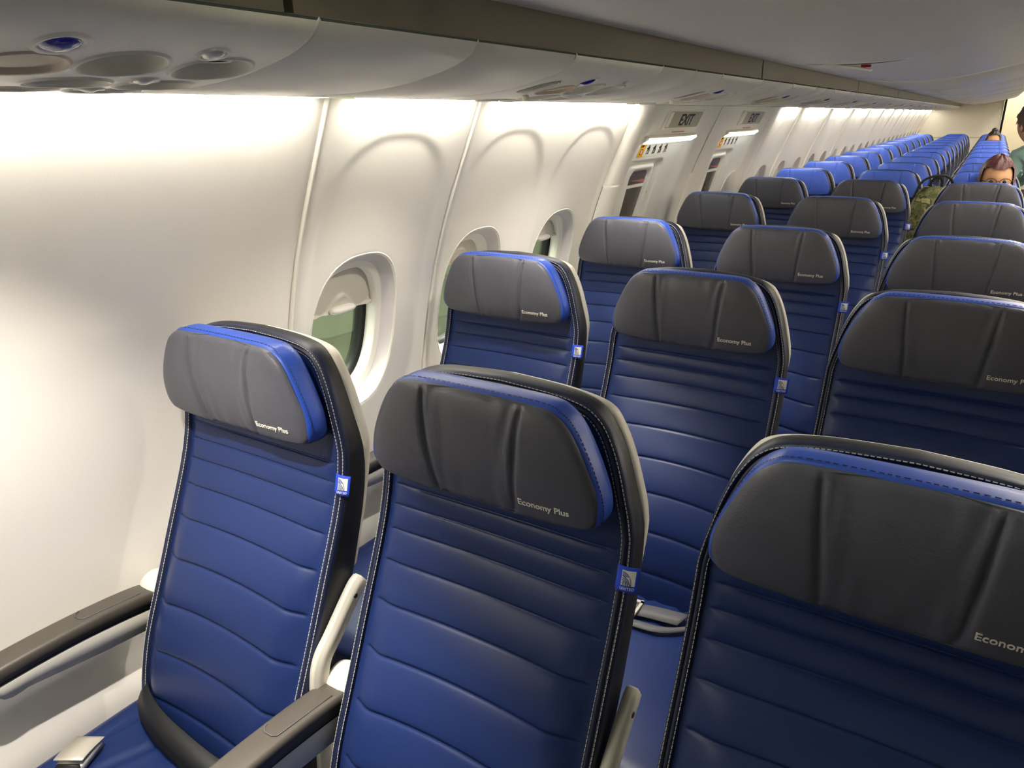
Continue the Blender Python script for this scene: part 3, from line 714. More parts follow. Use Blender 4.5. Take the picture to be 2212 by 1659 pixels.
# headrest
HH = catmull([(0, 1.022), (.10, 1.0245), (.156, 1.030), (.171, 1.037), (.1775, 1.052), (.175, 1.078), (.161, 1.115), (.142, 1.152), (.123, 1.1715), (.095, 1.180), (0, 1.1815)], 7)
YH = -.058
def hr_front(x, z):                                     # front surface of the headrest
    hw_ = float(np.interp(z, HZ, HX)); u = min(1, abs(x)/max(hw_, .02)); v = (z-1.022)/(1.1815-1.022)*2-1
    y = YH-.0115*(1-abs(u)**5)*(1-abs(v)**4)+.010*float(sstep(.2, -.95, v))*.8
    s_ = .0605+.014*(v+1)/2
    dseam = abs(abs(x)-s_)
    y += .0055*math.exp(-(dseam/.0035)**2)*min(1, 6*(1-abs(v)))
    if abs(x) < s_:
        y += .0022*(1-(x/s_)**4)
        e = s_-abs(x)
        sg = 1 if x > 0 else -1; edge_ = .25+.75*abs(v)**1.5
        for k_, (e0, wd_, am) in enumerate(((.010, .0045, .0026), (.022, .007, .0022), (.040, .009, .0014))):
            e1 = e0+.006*math.sin(2.2*v+k_*1.7+sg)
            y += am*edge_*math.exp(-((e-e1)/wd_)**2)
    else:
        y += .0006*math.sin(x*190+z*80)*math.exp(-(abs(x)-s_)/.03)
    return y
HZs = np.linspace(1.0225, 1.1812, 60)
lowp = HH[:29]; 
i_w = int(np.argmax(HH[:, 0]))
_zl, _xl = HH[:i_w+1, 1], HH[:i_w+1, 0]; _zu, _xu = HH[i_w:, 1], HH[i_w:, 0]
def hwh(z): return float(np.interp(z, _zl, _xl)) if z < HH[i_w, 1] else float(np.interp(z, _zu, _xu))
HZ = np.concatenate([np.linspace(1.0222, 1.034, 9), np.linspace(1.036, 1.165, 34), np.linspace(1.1665, 1.1813, 10)]); HX = np.array([hwh(z) for z in HZ])
def seamf(z, hw_): v = (z-1.022)/.1595; return min(.0605+.014*v, hw_*.8)
V = []; F = []
side = [0, .015, .05, .12, .25, .40, .55, .68, .78, .86, .92, .96, .985, 1.0]
mid = np.r_[-1, -.96, -.92, -.86, np.linspace(-.8, .8, 27), .86, .92, .96, 1]
for z in HZ:
    hw_ = hwh(z); s_ = seamf(z, hw_)
    xs = [-hw_+(hw_-s_)*t for t in side[:-1]]+[s_*t for t in mid]+[s_+(hw_-s_)*(1-t) for t in side[::-1][1:]]
    for x in xs:
        e = min(1.0, min((hw_-abs(x))/.010, (z-1.022)/.012, (1.1815-z)/.009)); e = max(0, e)
        V.append((x, hr_front(x, z)+.0065*(1-math.sqrt(max(0, 1-(1-e)**2))), z))
nu = len(xs)
for j in range(len(HZ)-1):
    for i in range(nu-1): F.append((j*nu+i, j*nu+i+1, (j+1)*nu+i+1, (j+1)*nu+i))
HV, HF = V, F
def headrest_mesh(m): return fixn(mesh('headrest', HV, HF, m))
def closed_outline(off):
    t = np.gradient(HH, axis=0); t /= np.linalg.norm(t, axis=1)[:, None]; n = np.stack([t[:, 1], -t[:, 0]], 1); n[0] = (0, -1); n[-1] = (0, 1)
    h = HH+n*off; return np.vstack([h, (h*[-1, 1])[::-1][1:-1]])
nH = len(HH)
def gusset(m_trim, m_low):
    g = G(); L0 = closed_outline(-.0015); 
    secs = [(-.0022, -.0505), (.0006, -.0495), (.0022, -.043), (.003, -.028), (.0025, -.016), (-.002, -.010), (-.012, -.008)]
    rr = []
    for off, y in secs:
        O = closed_outline(off); rr.append([(p[0], y+.006*float(sstep(1.06, 1.02, p[1])), p[1]) for p in O])
    g.rings(rr, cap1=True)
    n = len(L0); fm = []
    for f, mm in zip(g.f, g.m):
        zc = np.mean([g.v[i][2] for i in f]); xc = np.mean([g.v[i][0] for i in f]); fm.append(1 if (zc < 1.036 and len(f) == 4) else 0)
    g.m = fm
    return g.mesh('headrest_trim', [m_trim, m_low])
def trim_stitch():
    g = G(); O = closed_outline(.0026); P = [(p[0], -.0435, p[1]) for p in O if p[1] > 1.04]
    P = [Vector(p) for p in P]
    for k in range(len(P)-1):
        n_ = max(1, int((P[k+1]-P[k]).length/.0055))
        if (P[k+1]-P[k]).length > .05: continue
        for q in range(n_):
            a = P[k].lerp(P[k+1], (q+.15)/n_); b = P[k].lerp(P[k+1], (q+.75)/n_); t = (b-a).normalized(); s_ = Vector((0, .0006, 0)); nn = t.cross(Vector((0, 1, 0)))*.0008
            if nn.dot(Vector((a.x, 0, a.z-1.09))) < 0: nn = -nn
            g.add([a-s_, a+s_, b+s_, b-s_, a+nn, b+nn], [(0, 1, 4), (2, 3, 5), (1, 2, 5, 4), (3, 0, 4, 5)])
    return g.mesh('trim_stitching', 'bezel', False)
ME_TRIMST = trim_stitch()
ME_HEAD = headrest_mesh('charcoal'); ME_TRIM = gusset('trim', 'charcoal')
ME_HEADB = headrest_mesh('lightblue'); ME_TRIMB = gusset('blue', 'lightblue')
tm = text_mesh('lettering', 'Economy Plus', .0695, 'letter', offset=.012)
for v in tm.vertices:
    x = .0725+v.co.x; z = 1.0485+v.co.z*1.0; v.co = (x, hr_front(x, z)-.0004+v.co.y*1.2, z)
ME_TEXT = tm
# fabric tag
TX0, TZ0, TW, THh = .1895, .9435, .0285, .031
def tagy(x, z=.96): t = (x-TX0)/TW; return float(yf(z))-.0045-.003*math.sin(PI*min(1, t*1.1))+.003*t
g = G()
rr = []
for t in np.linspace(0, 1, 9):
    x = TX0+TW*t; zs_ = [TZ0-.002*t+(THh+.001*t)*q for q in np.linspace(0, 1, 6)]; rr.append([(x, tagy(x, z), z) for z in zs_]+[(x, tagy(x, z)+.0014, z) for z in zs_[::-1]])
g.rings(rr, cap0=True, cap1=True); ME_TAG = g.mesh('fabric_tag', 'tagblue')
def on_tag(pts, d): return [(TX0+x, tagy(TX0+x, TZ0+z)-d, TZ0+z) for x, z in pts]
SQ0, SQZ, SQS = .0078, .0075, .0170
def sqp(a, b): return (SQ0+SQS*a, SQZ+SQS*1.12*b)
g = G()
for k in range(6):
    for q in range(6):
        a0, a1, b0, b1 = k/6, (k+1)/6, q/6, (q+1)/6; g.add(on_tag([sqp(a0, b0), sqp(a1, b0), sqp(a1, b1), sqp(a0, b1)], .0005), [(0, 1, 2, 3)])
ME_SQ = g.mesh('tag_emblem', 'tagwhite', False)
g = G()
def limb(t): a = t*PI/2; return (.06+.70*math.sin(a), .92*math.cos(a)) # right limb of the globe
def strip(P, wd, d, m):
    P = [Vector((p[0], p[1])) for p in P]; L = []; R = []
    for i, p in enumerate(P):
        t = (P[min(i+1, len(P)-1)]-P[max(0, i-1)]).normalized(); n = Vector((-t.y, t.x))*wd/2; L.append(p+n); R.append(p-n)
    for i in range(len(P)-1): g.add(on_tag([sqp(*L[i]), sqp(*L[i+1]), sqp(*R[i+1]), sqp(*R[i])], d), [(0, 1, 2, 3)], m)
cap = [limb(t) for t in np.linspace(0, .55, 10)]
for i in range(9): g.add(on_tag([sqp(*cap[i]), sqp(*cap[i+1]), sqp(.05+.02*i, .62-.01*i), sqp(.05+.02*max(0, i-1), .62)], .0008), [(0, 1, 2, 3)], 1)
strip([limb(t) for t in np.linspace(0, 1, 14)], .035, .001, 0)
for k in range(5):
    z0, x1 = .66-.13*k, .70-.135*k
    strip([(.05+(x1-.05)*t+.10*math.sin(PI*t)*(1-.15*k), z0*(1-t)+.08*math.sin(PI*t)) for t in np.linspace(0, 1, 9)], .058, .0011, 0)
ME_GLOBE = g.mesh('emblem_globe', ['globe', 'globelight'], False)
tm = text_mesh('tag_lettering', 'UNITED', .0175, 'tagwhite', offset=.01, spacing=1.15)
for v in tm.vertices: x = .0074+v.co.x; z_ = TZ0+.0022+v.co.z*1.15; v.co = (TX0+x, tagy(TX0+x, z_)-.0008+v.co.y*.3, z_)
ME_TAGTXT = tm
# cushion
def cushion():
    nx, ny = 56, 70; V = []; F = []
    y0, y1 = -.70, -.095
    def w_(y):
        e0, e1 = y-y0, y1-y; w = .236
        for e, r in ((e0, .05), (e1, .12)):
            if e < r: w -= (.05 if r < .1 else .075)*(1-math.sqrt(max(0, 1-(1-e/r)**2)))
        return w
    cr = [(-.17, -.16, -.20, -.42), (.02, -.15, -.03, -.44), (.10, -.15, .07, -.34), (.15, -.17, .13, -.30), (-.06, -.17, -.14, -.40)]
    ts = np.r_[0, .004, .012, .025, np.linspace(.045, .955, ny-8), .975, .988, .996, 1]
    us = np.r_[-1, -.99, -.965, -.93, np.linspace(-.88, .88, nx-8), .93, .965, .99, 1]
    for t in ts:
        y = y0+(y1-y0)*t; ww = w_(y)
        for u in us:
            x = u*ww; v = 2*t-1
            e = min((1-abs(u))*ww/.03, (y-y0)/.05, (y1-y)/.03); e = max(0, min(1, e))
            z = .445+.022*math.sqrt(max(0, 1-(1-e)**2))+.012*(1-u*u)*(1-v*v)-.012*float(sstep(.5, 1, t))*(1-u*u)
            for (ax, ay, bx, by) in cr:
                d = Vector((bx-ax, by-ay)); L = d.length; d /= L; p = Vector((x-ax, y-ay)); s_ = p.dot(d); q = abs(p.x*d.y-p.y*d.x)
                if -.01 < s_ < L:
                    z -= .0055*math.exp(-(q/.0085)**2)*math.sin(PI*min(1, max(0, (s_+.01)/(L+.01))))**.6
                    z += .0025*math.exp(-((q-.016)/.010)**2)*math.sin(PI*min(1, max(0, (s_+.01)/(L+.01))))**.6
            V.append((x, y, z))
    n = len(us); m = len(ts)
    for j in range(m-1):
        for i in range(n-1): F.append((j*n+i, j*n+i+1, (j+1)*n+i+1, (j+1)*n+i))
    bd = [i for i in range(n)]+[(j+1)*n-1 for j in range(1, m)]+[(m-1)*n+i for i in range(n-2, -1, -1)]+[j*n for j in range(m-2, 0, -1)]
    b0 = len(V)
    for k in bd: x, y, z = V[k]; V.append((x*1.004, y, z-.012))
    for k in bd: x, y, z = V[k]; V.append((x*.985, y+.0, .365))
    L = len(bd)
    for lay in range(2):
        for i in range(L):
            j = (i+1) % L
            a = bd[i] if lay == 0 else b0+i; b = bd[j] if lay == 0 else b0+j
            F.append((a, b, b0+lay*L+j, b0+lay*L+i))
    F.append(tuple(b0+L+i for i in range(L)))
    return fixn(mesh('seat_cushion', V, F, 'blue'))
ME_CUSH = cushion()
ME_PAN = boxmesh('seat_pan', -.225, .225, -.66, -.12, .30, .364, 'black', .01)
g = G()
for sy in (-.56, -.22): g.tube([(-.243, sy, .285), (.243, sy, .285)], .017, 10)
ME_BEAM = g.mesh('seat_beam', 'seatgrey')
def leg_mesh(x):
    g = G(); g.tube([(x, -.56, .275), (x, -.60, .02)], [.018, .014], 8); return g.mesh('leg', 'seatgrey')
def leg_mesh2(x):
    g = G(); g.tube([(x, -.22, .275), (x, -.12, .02)], [.018, .014], 8); g.box(x-.02, x+.02, -.64, -.08, .0, .022); return g.mesh('leg', 'seatgrey')
ME_LEGS = [leg_mesh(-.12), leg_mesh2(-.12), leg_mesh(.12), leg_mesh2(.12)]
# armrest (local to its own pivot line x=0)
top = [(-.095, .640), (-.11, .652), (-.16, .661), (-.24, .668), (-.33, .671), (-.41, .670), (-.45, .664), (-.462, .650)]
bot = [(-.095, .618), (-.13, .628), (-.24, .641), (-.33, .645), (-.41, .644), (-.45, .642), (-.462, .640)]
def ribbon(tp, bt, x0, x1, name, m, bw):
    tp = catmull(tp, 4); bt = catmull(bt, 4); n = len(tp); ys = np.linspace(tp[0][0], tp[-1][0], 30)
    g = G(); rr = []
    for y in ys:
        zt = np.interp(-y, -tp[:, 0], tp[:, 1]); zb_ = np.interp(-y, -bt[:, 0], bt[:, 1]); b = min(bw, (zt-zb_)*.45, (x1-x0)*.3)
        rr.append([(x0, y, zb_), (x0, y, zt-b), (x0+b*.3, y, zt-b*.3), (x0+b, y, zt), (x1-b, y, zt), (x1-b*.3, y, zt-b*.3), (x1, y, zt-b), (x1, y, zb_)])
    g.rings(rr, cap0=True, cap1=True); return g.mesh(name, m)
ME_ACAP = ribbon(top, bot, -.026, .026, 'arm_pad', 'armcap', .007)
ME_AGAP = ribbon([(y, z+.0005) for y, z in bot], [(y, z-.006) for y, z in bot], -.0235, .0235, 'arm_gap', 'armgap', .001)
btop = [(y, z-.0055) for y, z in bot[:-1]]
bbot = [(-.095, .572), (-.13, .579), (-.23, .590), (-.31, .602), (-.352, .608), (-.362, .607), (-.375, .606), (-.392, .612), (-.405, .628), (-.45, .634)]
ME_ABODY = ribbon(btop, bbot, -.022, .022, 'arm_body', 'shell', .004)
g = G(); rr = []
for x, r in ((-.024, .026), (-.021, .0315), (-.010, .034), (.010, .034), (.021, .0315), (.024, .026)):
    rr.append([(x, -.088+r*math.cos(a), .640+r*.95*math.sin(a)) for a in np.linspace(0, 2*PI, 24, endpoint=False)])
g.rings(rr, cap0=True, cap1=True); ME_PIVOT = g.mesh('arm_pivot', 'shell')
# thumb recess on the pad
g = G(); g.tube([(-.018, -.232, .6682), (-.015, -.24, .6690), (-.008, -.245, .6694), (.006, -.245, .6694), (.013, -.24, .6690), (.0145, -.20, .6660), (.0145, -.135, .6585)], .0009, 5); ME_PADLINE = g.mesh('pad_line', 'beltgrey')
# side bracket
def bracket(x0, x1):
    P = catmull([(-.012, .790), (-.035, .772), (-.085, .722), (-.112, .695), (-.124, .655), (-.128, .58), (-.13, .50), (-.145, .40), (-.17, .30)], 5)
    g = G(); rr = []
    for i, p in enumerate(P):
        t = P[min(i+1, len(P)-1)]-P[max(i-1, 0)]; t /= np.linalg.norm(t); n = np.array([t[1], -t[0]])*.0155*(1 if i > 3 else (.75+.08*i))
        a, b = p+n, p-n; rr.append([(x0, a[0], a[1]), (x1, a[0], a[1]), (x1, b[0], b[1]), (x0, b[0], b[1])])
    g.rings(rr, cap0=True, cap1=True); me = g.mesh('side_bracket', 'seatgrey', False); return bev(me, .0025, 2)
ME_BRK = [bracket(.211, .228)]
g = G(); 
for y, z in ((-.036, .770), (-.12, .60), (-.126, .545)):
    g.rings([[(x, y+r*math.cos(a), z+r*math.sin(a)) for a in np.linspace(0, 2*PI, 10, endpoint=False)] for x, r in ((.228, .0045), (.2292, .004))], cap1=True)
ME_SCREW = g.mesh('bracket_screws', 'gasket', False)
PITCHX = .488
COLN = ['wall-side', 'middle', 'aisle-side']
def seat(r, c, eplus):
    x = PITCHX*c; y = ROWY[r]
    if eplus:
        rn = ['in the nearest row', 'in the second row', 'in the third row', 'in the fourth row, level with the near hatch', 'in the last row of charcoal headrests'][r]
        lab = '%s navy leather seat %s, charcoal headrest' % (COLN[c], rn); grp = 'navy seats with charcoal headrests'
    else:
        lab = '%s navy seat with light blue headrest, %s row behind the charcoal headrests' % (COLN[c], ORD[r-5]); grp = 'navy seats with light blue headrests'
    o = empty('passenger_seat', (x, y, 0), label=lab, category='seat', group=grp)
    bk_ = ob('backrest', ME_PANEL, o); ob('stitching', ME_STITCH, bk_, kind='stuff')
    ob('bezel', ME_BEZEL, o, label='dark piped leather edge of the backrest'); ob('back_cover', ME_BACK, o); ob('seat_shell', ME_SHELL, o, label='pale plastic shell behind the backrest')
    h = ob('headrest', ME_HEAD if eplus else ME_HEADB, o)
    ob('headrest_trim', ME_TRIM if eplus else ME_TRIMB, h, label='royal blue leather side band' if eplus else 'navy leather side band')
    if eplus:
        ob('lettering', ME_TEXT, h, label='embroidered pale lettering'); ob('trim_stitching', ME_TRIMST, h, kind='stuff')
        t = ob('fabric_tag', ME_TAG, o, label='small blue fabric tag with white emblem'); ob('tag_emblem', ME_SQ, t); ob('emblem_globe', ME_GLOBE, t); ob('tag_lettering', ME_TAGTXT, t)
    ob('seat_cushion', ME_CUSH, o); ob('seat_pan', ME_PAN, o); ob('seat_beam', ME_BEAM, o)
    for m_ in ME_LEGS: ob('leg', m_, o)
    for m_ in ME_BRK: ob('side_bracket', m_, o)
    arms = [-.244] + ([.244] if c == 2 else [])
    if r == 5 and c == 2: arms = [.244]
    for ax in arms:
        if c == 0: ax = -.2625
        a = empty('armrest'); a.parent = o; a.location = (ax, 0, 0)
        ob('arm_pad', ME_ACAP, a, label='dark grey armrest pad'); ob('arm_gap', ME_AGAP, a); ob('arm_body', ME_ABODY, a); ob('arm_pivot', ME_PIVOT, a); 
        if r < 2: ob('pad_line', ME_PADLINE, a)
    return o
SEATS = {}
for r in range(len(ROWY)):
    for c in range(3): SEATS[r, c] = seat(r, c, r < 5)
for k in ((0, 0), (0, 1), (1, 1)): ob('bracket_screws', ME_SCREW, SEATS[k])
# belts -------------------------------------------------------------
def band(P, wd, th, name, m, upv):
    """flat webbing along P, WD wide along upv(i)"""
    P = [Vector(p) for p in P]; rr = []
    for i, p in enumerate(P):
        t = (P[min(i+1, len(P)-1)]-P[max(i-1, 0)]).normalized(); u = Vector(upv(i/(len(P)-1))).normalized(); n = t.cross(u).normalized()
        rr.append([p-u*wd/2-n*th, p+u*wd/2-n*th, p+u*wd/2+n*th, p-u*wd/2+n*th])
    g = G(); g.rings(rr, cap0=True, cap1=True); return g.mesh(name, m)
def belt(o):
    P = catmull([(-.208, -.190, .492), (-.15, -.218, .502), (-.08, -.236, .505), (-.01, -.243, .502), (.05, -.244, .494), (.095, -.238, .484), (.13, -.228, .474)], 6)
    b = ob('belt_strap', band(P, .046, .0012, 'belt_strap', 'webbing', lambda t: (0, .55+.3*t, .85-.2*t)), o, label='black webbing strap lying against the backrest')
    g = G(); g.tube([(.092, -.248, .503), (.112, -.242, .498), (.148, -.232, .470)], .0035, 8); ob('belt_bar', g.mesh('belt_bar', 'chrome'), b)
    P = catmull([(-.195, -.17, .478), (-.21, -.20, .474), (-.20, -.27, .474), (-.185, -.31, .476)], 5)
    k = empty('belt_buckle'); k.parent = o; k.location = (-.160, -.335, .482); k.rotation_euler = (0.05, -.02, math.radians(-62)); k['label'] = 'silver lift-latch buckle on the cushion'
    pts = rr_pts(-.031, .031, -.024, .024, .007, 4)
    g = G(); g.rings([[(a*s_, b_*s_, z) for a, b_ in pts] for s_, z in ((1, 0), (1.0, .008), (.96, .011))], cap0=True, cap1=True); ob('buckle_body', g.mesh('buckle_body', 'chrome'), k)
    g = G(); rr = []
    for t in np.linspace(0, 1, 10):
        xx = -.033+.060*t; zz_ = .0125+.009*math.sin(PI*.5*t); rr.append([(xx, -.026, zz_-.002), (xx, -.0255, zz_), (xx, .0255, zz_), (xx, .026, zz_-.002)])
    g.rings(rr, cap0=True, cap1=True); ob('buckle_lid', g.mesh('buckle_lid', 'chrome'), k)
    ob('buckle_mouth', boxmesh('buckle_mouth', .026, .034, -.021, .021, .002, .014, 'gasket', .002), k)
belt(SEATS[0, 0])
o = SEATS[1, 1]
P = catmull([(.11, -.27, .484), (.03, -.285, .487), (-.02, -.30, .484), (-.07, -.32, .481)], 6)
b = ob('belt_strap', band(P, .042, .0014, 'belt_strap', 'beltgrey', lambda t: (.3, .9, .12)), o, label='dark grey webbing strap across the cushion')
P = catmull([(.20, -.20, .470), (.10, -.315, .485), (.02, -.335, .486), (-.10, -.335, .482), (-.19, -.29, .474)], 6)
ob('belt_tail', band(P, .02, .0014, 'belt_tail', 'beltgrey', lambda t: (.2, .9, .12)), o)
g = G()
for (a0, a1, b0, b1) in ((.012, .018, -.31, -.262), (-.05, -.044, -.325, -.275), (-.05, .018, -.318, -.312), (-.05, .018, -.272, -.264)): g.box(a0, a1, b0, b1, .489, .494)
ob('belt_tongue', g.mesh('belt_tongue', 'chrome', False), b)

# ------------------------------------------------------------------ people and the backpack
def head_geo(hair_mat):
    """head facing -y, chin to crown about 0.23, origin at its centre; returns head verts/faces"""
    nu_, nv = 36, 28; V = []; F = []
    for j in range(nv+1):
        ph = PI*j/nv
        for i in range(nu_):
            th = 2*PI*i/nu_; x = math.sin(ph)*math.sin(th); y = -math.sin(ph)*math.cos(th); z = math.cos(ph)
            X, Y, Z = x*.074, y*.094, z*.116
            if z < 0: X *= 1-.30*(-z)**1.5; Y *= 1-.12*(-z)
            f = max(0, -y)
            if f > 0:
                Y -= .020*math.exp(-((X/.011)**2))*math.exp(-(((Z+.022)/.022)**2))*f      # nose
                Y -= .006*math.exp(-((Z-.022)/.012)**2)*math.exp(-(X/.05)**2)*f          # brow
                for sx in (-1, 1): Y += .010*math.exp(-(((X-sx*.031)/.016)**2)-((Z/.012)**2))*f
                Y -= .005*math.exp(-((X/.022)**2)-(((Z+.062)/.010)**2))*f                # lips
                Y -= .008*math.exp(-((X/.022)**2)-(((Z+.098)/.014)**2))*f                # chin
            V.append((X, Y, Z))
    for j in range(nv):
        for i in range(nu_):
            a, b = j*nu_+i, j*nu_+(i+1) % nu_; F.append((a, b, b+nu_, a+nu_))
    for sx in (-1, 1):                                   # ears
        b0 = len(V)
        for j in range(7):
            for i in range(10):
                ph = PI*j/6; th = 2*PI*i/10
                V.append((sx*(.074+.008*math.cos(ph)*1.2), .008+.016*math.sin(ph)*math.cos(th), -.012+.030*math.sin(ph)*math.sin(th)))
        for j in range(6):
            for i in range(10): a, b = b0+j*10+i, b0+j*10+(i+1) % 10; F.append((a, b, b+10, a+10))
    return V, F
def hair_mesh(m, style):
    nu_, nv = 40, 30; V = []; F = []; keep = {}
    for j in range(nv+1):
        ph = PI*.86*j/nv
        for i in range(nu_):
            th = 2*PI*i/nu_; x = math.sin(ph)*math.sin(th); y = -math.sin(ph)*math.cos(th); z = math.cos(ph)
            k = 1+.03*math.sin(9*th+5*ph)+.02*math.sin(17*th)
            X, Y, Z = x*.086*k, y*.106*k+.004, z*.127*k+.004
            if style == 'long' and z < .2: X *= 1+.16*min(1, (.2-z)); Z -= .10*max(0, .2-z)*(1 if y > -.55 else 0)
            if style == 'messy': s_ = 1+.07*math.sin(6*th+11*ph)*math.sin(4*ph); X *= s_; Y *= s_; Z *= s_
            V.append((X, Y, Z)); 
            face = (y < -.50 and z < (.44 if style == 'long' else .56)+.10*abs(x)) or (style != 'long' and y < -.05 and z < .1) or (style != 'long' and z < -.45)
            keep[len(V)-1] = not face
    for j in range(nv):
        for i in range(nu_):
            q = (j*nu_+i, j*nu_+(i+1) % nu_, (j+1)*nu_+(i+1) % nu_, (j+1)*nu_+i)
            if sum(keep[k] for k in q) >= 3: F.append(q)
    me = mesh('hair', V, F, m); 
    return me
def skin_body(name, verts, edges, radii, matfn, mats):
    me = bpy.data.meshes.new(name); me.from_pydata(verts, edges, [])
    o = bpy.data.objects.new(name, me); COL.objects.link(o)
    sk = o.modifiers.new('skin', 'SKIN'); sk.use_smooth_shade = True
    sb = o.modifiers.new('sub', 'SUBSURF'); sb.levels = 2; sb.render_levels = 2
    lay = me.skin_vertices[0].data if me.skin_vertices else None
    if lay is None:
        bm = bmesh.new(); bm.from_mesh(me); bm.verts.layers.skin.verify(); bm.to_mesh(me); bm.free(); lay = me.skin_vertices[0].data
    for i, r in enumerate(radii): lay[i].radius = (r, r) if not isinstance(r, tuple) else r; lay[i].use_root = (i == 0)
    bpy.context.view_layer.update(); dg = bpy.context.evaluated_depsgraph_get()
    m2 = bpy.data.meshes.new_from_object(o.evaluated_get(dg)); bpy.data.objects.remove(o)
    m2.materials.clear()
    for m in mats: m2.materials.append(M[m])
    for p in m2.polygons: p.material_index = matfn(p.center); p.use_smooth = True
    m2.name = name; return m2
def add_hand(V, E, Rr, wi, wrist, d, palm_n):
    """palm and five fingers growing from wrist vertex WI along direction D"""
    d = Vector(d).normalized(); n = Vector(palm_n).normalized(); s_ = d.cross(n).normalized(); w0 = Vector(wrist)
    V.append(tuple(w0+d*.05)); E.append((wi, len(V)-1)); Rr.append((.034, .015)); pi_ = len(V)-1
    for k, (off, ln) in enumerate(((-.030, .060), (-.010, .072), (.010, .078), (.030, .068))):
        a = w0+d*.085+s_*off; b = a+d*ln*.5+n*.008; c_ = b+d*ln*.35+n*.022
        i0 = len(V); V += [tuple(a), tuple(b), tuple(c_)]; E += [(pi_, i0), (i0, i0+1), (i0+1, i0+2)]; Rr += [.0095, .0085, .007]
    a = w0+d*.03-s_*.036; b = a+d*.03-s_*.018+n*.008; c_ = b+d*.025+n*.012
    i0 = len(V); V += [tuple(a), tuple(b), tuple(c_)]; E += [(wi, i0), (i0, i0+1), (i0+1, i0+2)]; Rr += [.011, .010, .008]
def person(name, label, loc, V, E, Rr, hands, matfn, mats, head_at, head_rot, hair, style, extra=None, eyes=True):
    root = empty(name, loc, label=label, category='person')
    for (wi, d, pn) in hands: add_hand(V, E, Rr, wi, V[wi], d, pn)
    body = skin_body('body', V, E, Rr, matfn, mats)
    hv, hf = head_geo(hair); R = head_rot.to_3x3(); H = Vector(head_at)
    bm = bmesh.new(); bm.from_mesh(body); bv = [bm.verts.new(R @ Vector(v)+H) for v in hv]
    for f in hf:
        try: ff = bm.faces.new([bv[i] for i in f]); ff.smooth = True; ff.material_index = 0
        except ValueError: pass
    bmesh.ops.remove_doubles(bm, verts=bv, dist=1e-5)
    bm.to_mesh(body); bm.free()
    ob('body', body, root)
    hm = ob('hair', hair_mesh(hair, style), root); hm.matrix_local = Matrix.Translation(H) @ head_rot
    if eyes:
        for sx in (-1, 1):
            g = G(); rr = []
            for j in range(1, 9):
                a = PI*j/9; rr.append([(sx*.031+.0115*math.sin(a)*math.cos(t), -.0765-.0115*math.cos(a), .0115*math.sin(a)*math.sin(t)) for t in np.linspace(0, 2*PI, 14, endpoint=False)])
            g.rings(rr, cap0=True, cap1=True, ms=[1, 1, 0, 0, 0, 0, 0, 0]); e = ob('eye', g.mesh('eye', ['eyewhite', 'iris']), root); e.matrix_local = Matrix.Translation(H) @ head_rot
    return root
def rot(x=0, y=0, z=0): return Matrix.Rotation(z, 4, 'Z') @ Matrix.Rotation(x, 4, 'X') @ Matrix.Rotation(y, 4, 'Y')
def seated(x, y, headz):
    """skeleton of a seated figure facing -y; hips on the cushion of the seat whose backrest stands at y"""
    hy = y-.28; s_ = headz-1.14
    V = [(0, hy, .57), (0, hy+.05, .72), (0, hy+.10, .88+s_*.5), (0, hy+.11, .97+s_), (0, hy+.10, 1.05+s_), (0, hy+.09, 1.11+s_),
         (-.10, hy-.06, .555), (-.12, hy-.40, .55), (-.12, hy-.40, .10), (-.12, hy-.52, .045),
         (.10, hy-.06, .555), (.12, hy-.40, .55), (.12, hy-.40, .10), (.12, hy-.52, .045),
         (-.17, hy+.10, .92+s_), (-.18, hy+.02, .72), (-.08, hy-.16, .665), (.17, hy+.10, .92+s_), (.18, hy+.02, .72), (.08, hy-.16, .665)]
    V = [(a, b-y, c) for a, b, c in V]
    E = [(0, 1), (1, 2), (2, 3), (3, 4), (4, 5), (0, 6), (6, 7), (7, 8), (8, 9), (0, 10), (10, 11), (11, 12), (12, 13), (3, 14), (14, 15), (15, 16), (3, 17), (17, 18), (18, 19)]
    Rr = [(.15, .10), (.135, .095), (.15, .10), (.10, .075), .052, .05, .085, .065, .045, .04, .085, .065, .045, .04, .06, .045, .032, .06, .045, .032]
    return V, E, Rr
def cloth(z, zs=.98):
    return lambda c: 0
V, E, Rr = seated(1.0, ROWY[5], 1.115)
mf = lambda c: (0 if (c.z > 1.0 or c.y < -.52 and c.z > .60) else (1 if c.z > .62 or (c.y > -.45 and c.z > .6) else 2))
wom = person('person', 'person with auburn hair and glasses seated behind an aisle-side charcoal headrest', (1.035, ROWY[5], 0), V, E, Rr,
             [(16, (.25, -1, -.1), (0, 0, -1)), (19, (-.25, -1, -.1), (0, 0, -1))], mf, ['skin', 'darkcloth', 'darkcloth'],
             (0, -.195, 1.152), rot(x=math.radians(2), z=math.radians(6)), 'hairred', 'long')
g = G()
for sx in (-1, 1):
    an = np.linspace(0, 2*PI, 22)
    g.tube([(sx*.033+.026*math.cos(a), -.103, -.001+.019*math.sin(a)) for a in an], .0016, 6)
    g.tube([(sx*.059, -.102, .004), (sx*.073, -.06, .005), (sx*.078, .01, .004)], .0016, 6)
g.tube([(-.008, -.104, .003), (0, -.107, .006), (.008, -.104, .003)], .0016, 6)
gl = ob('glasses', g.mesh('glasses', 'gasket'), wom); gl.matrix_local = Matrix.Translation((0, -.195, 1.152)) @ rot(x=math.radians(2), z=math.radians(6))
V, E, Rr = seated(.98, ROWY[13], 1.20)
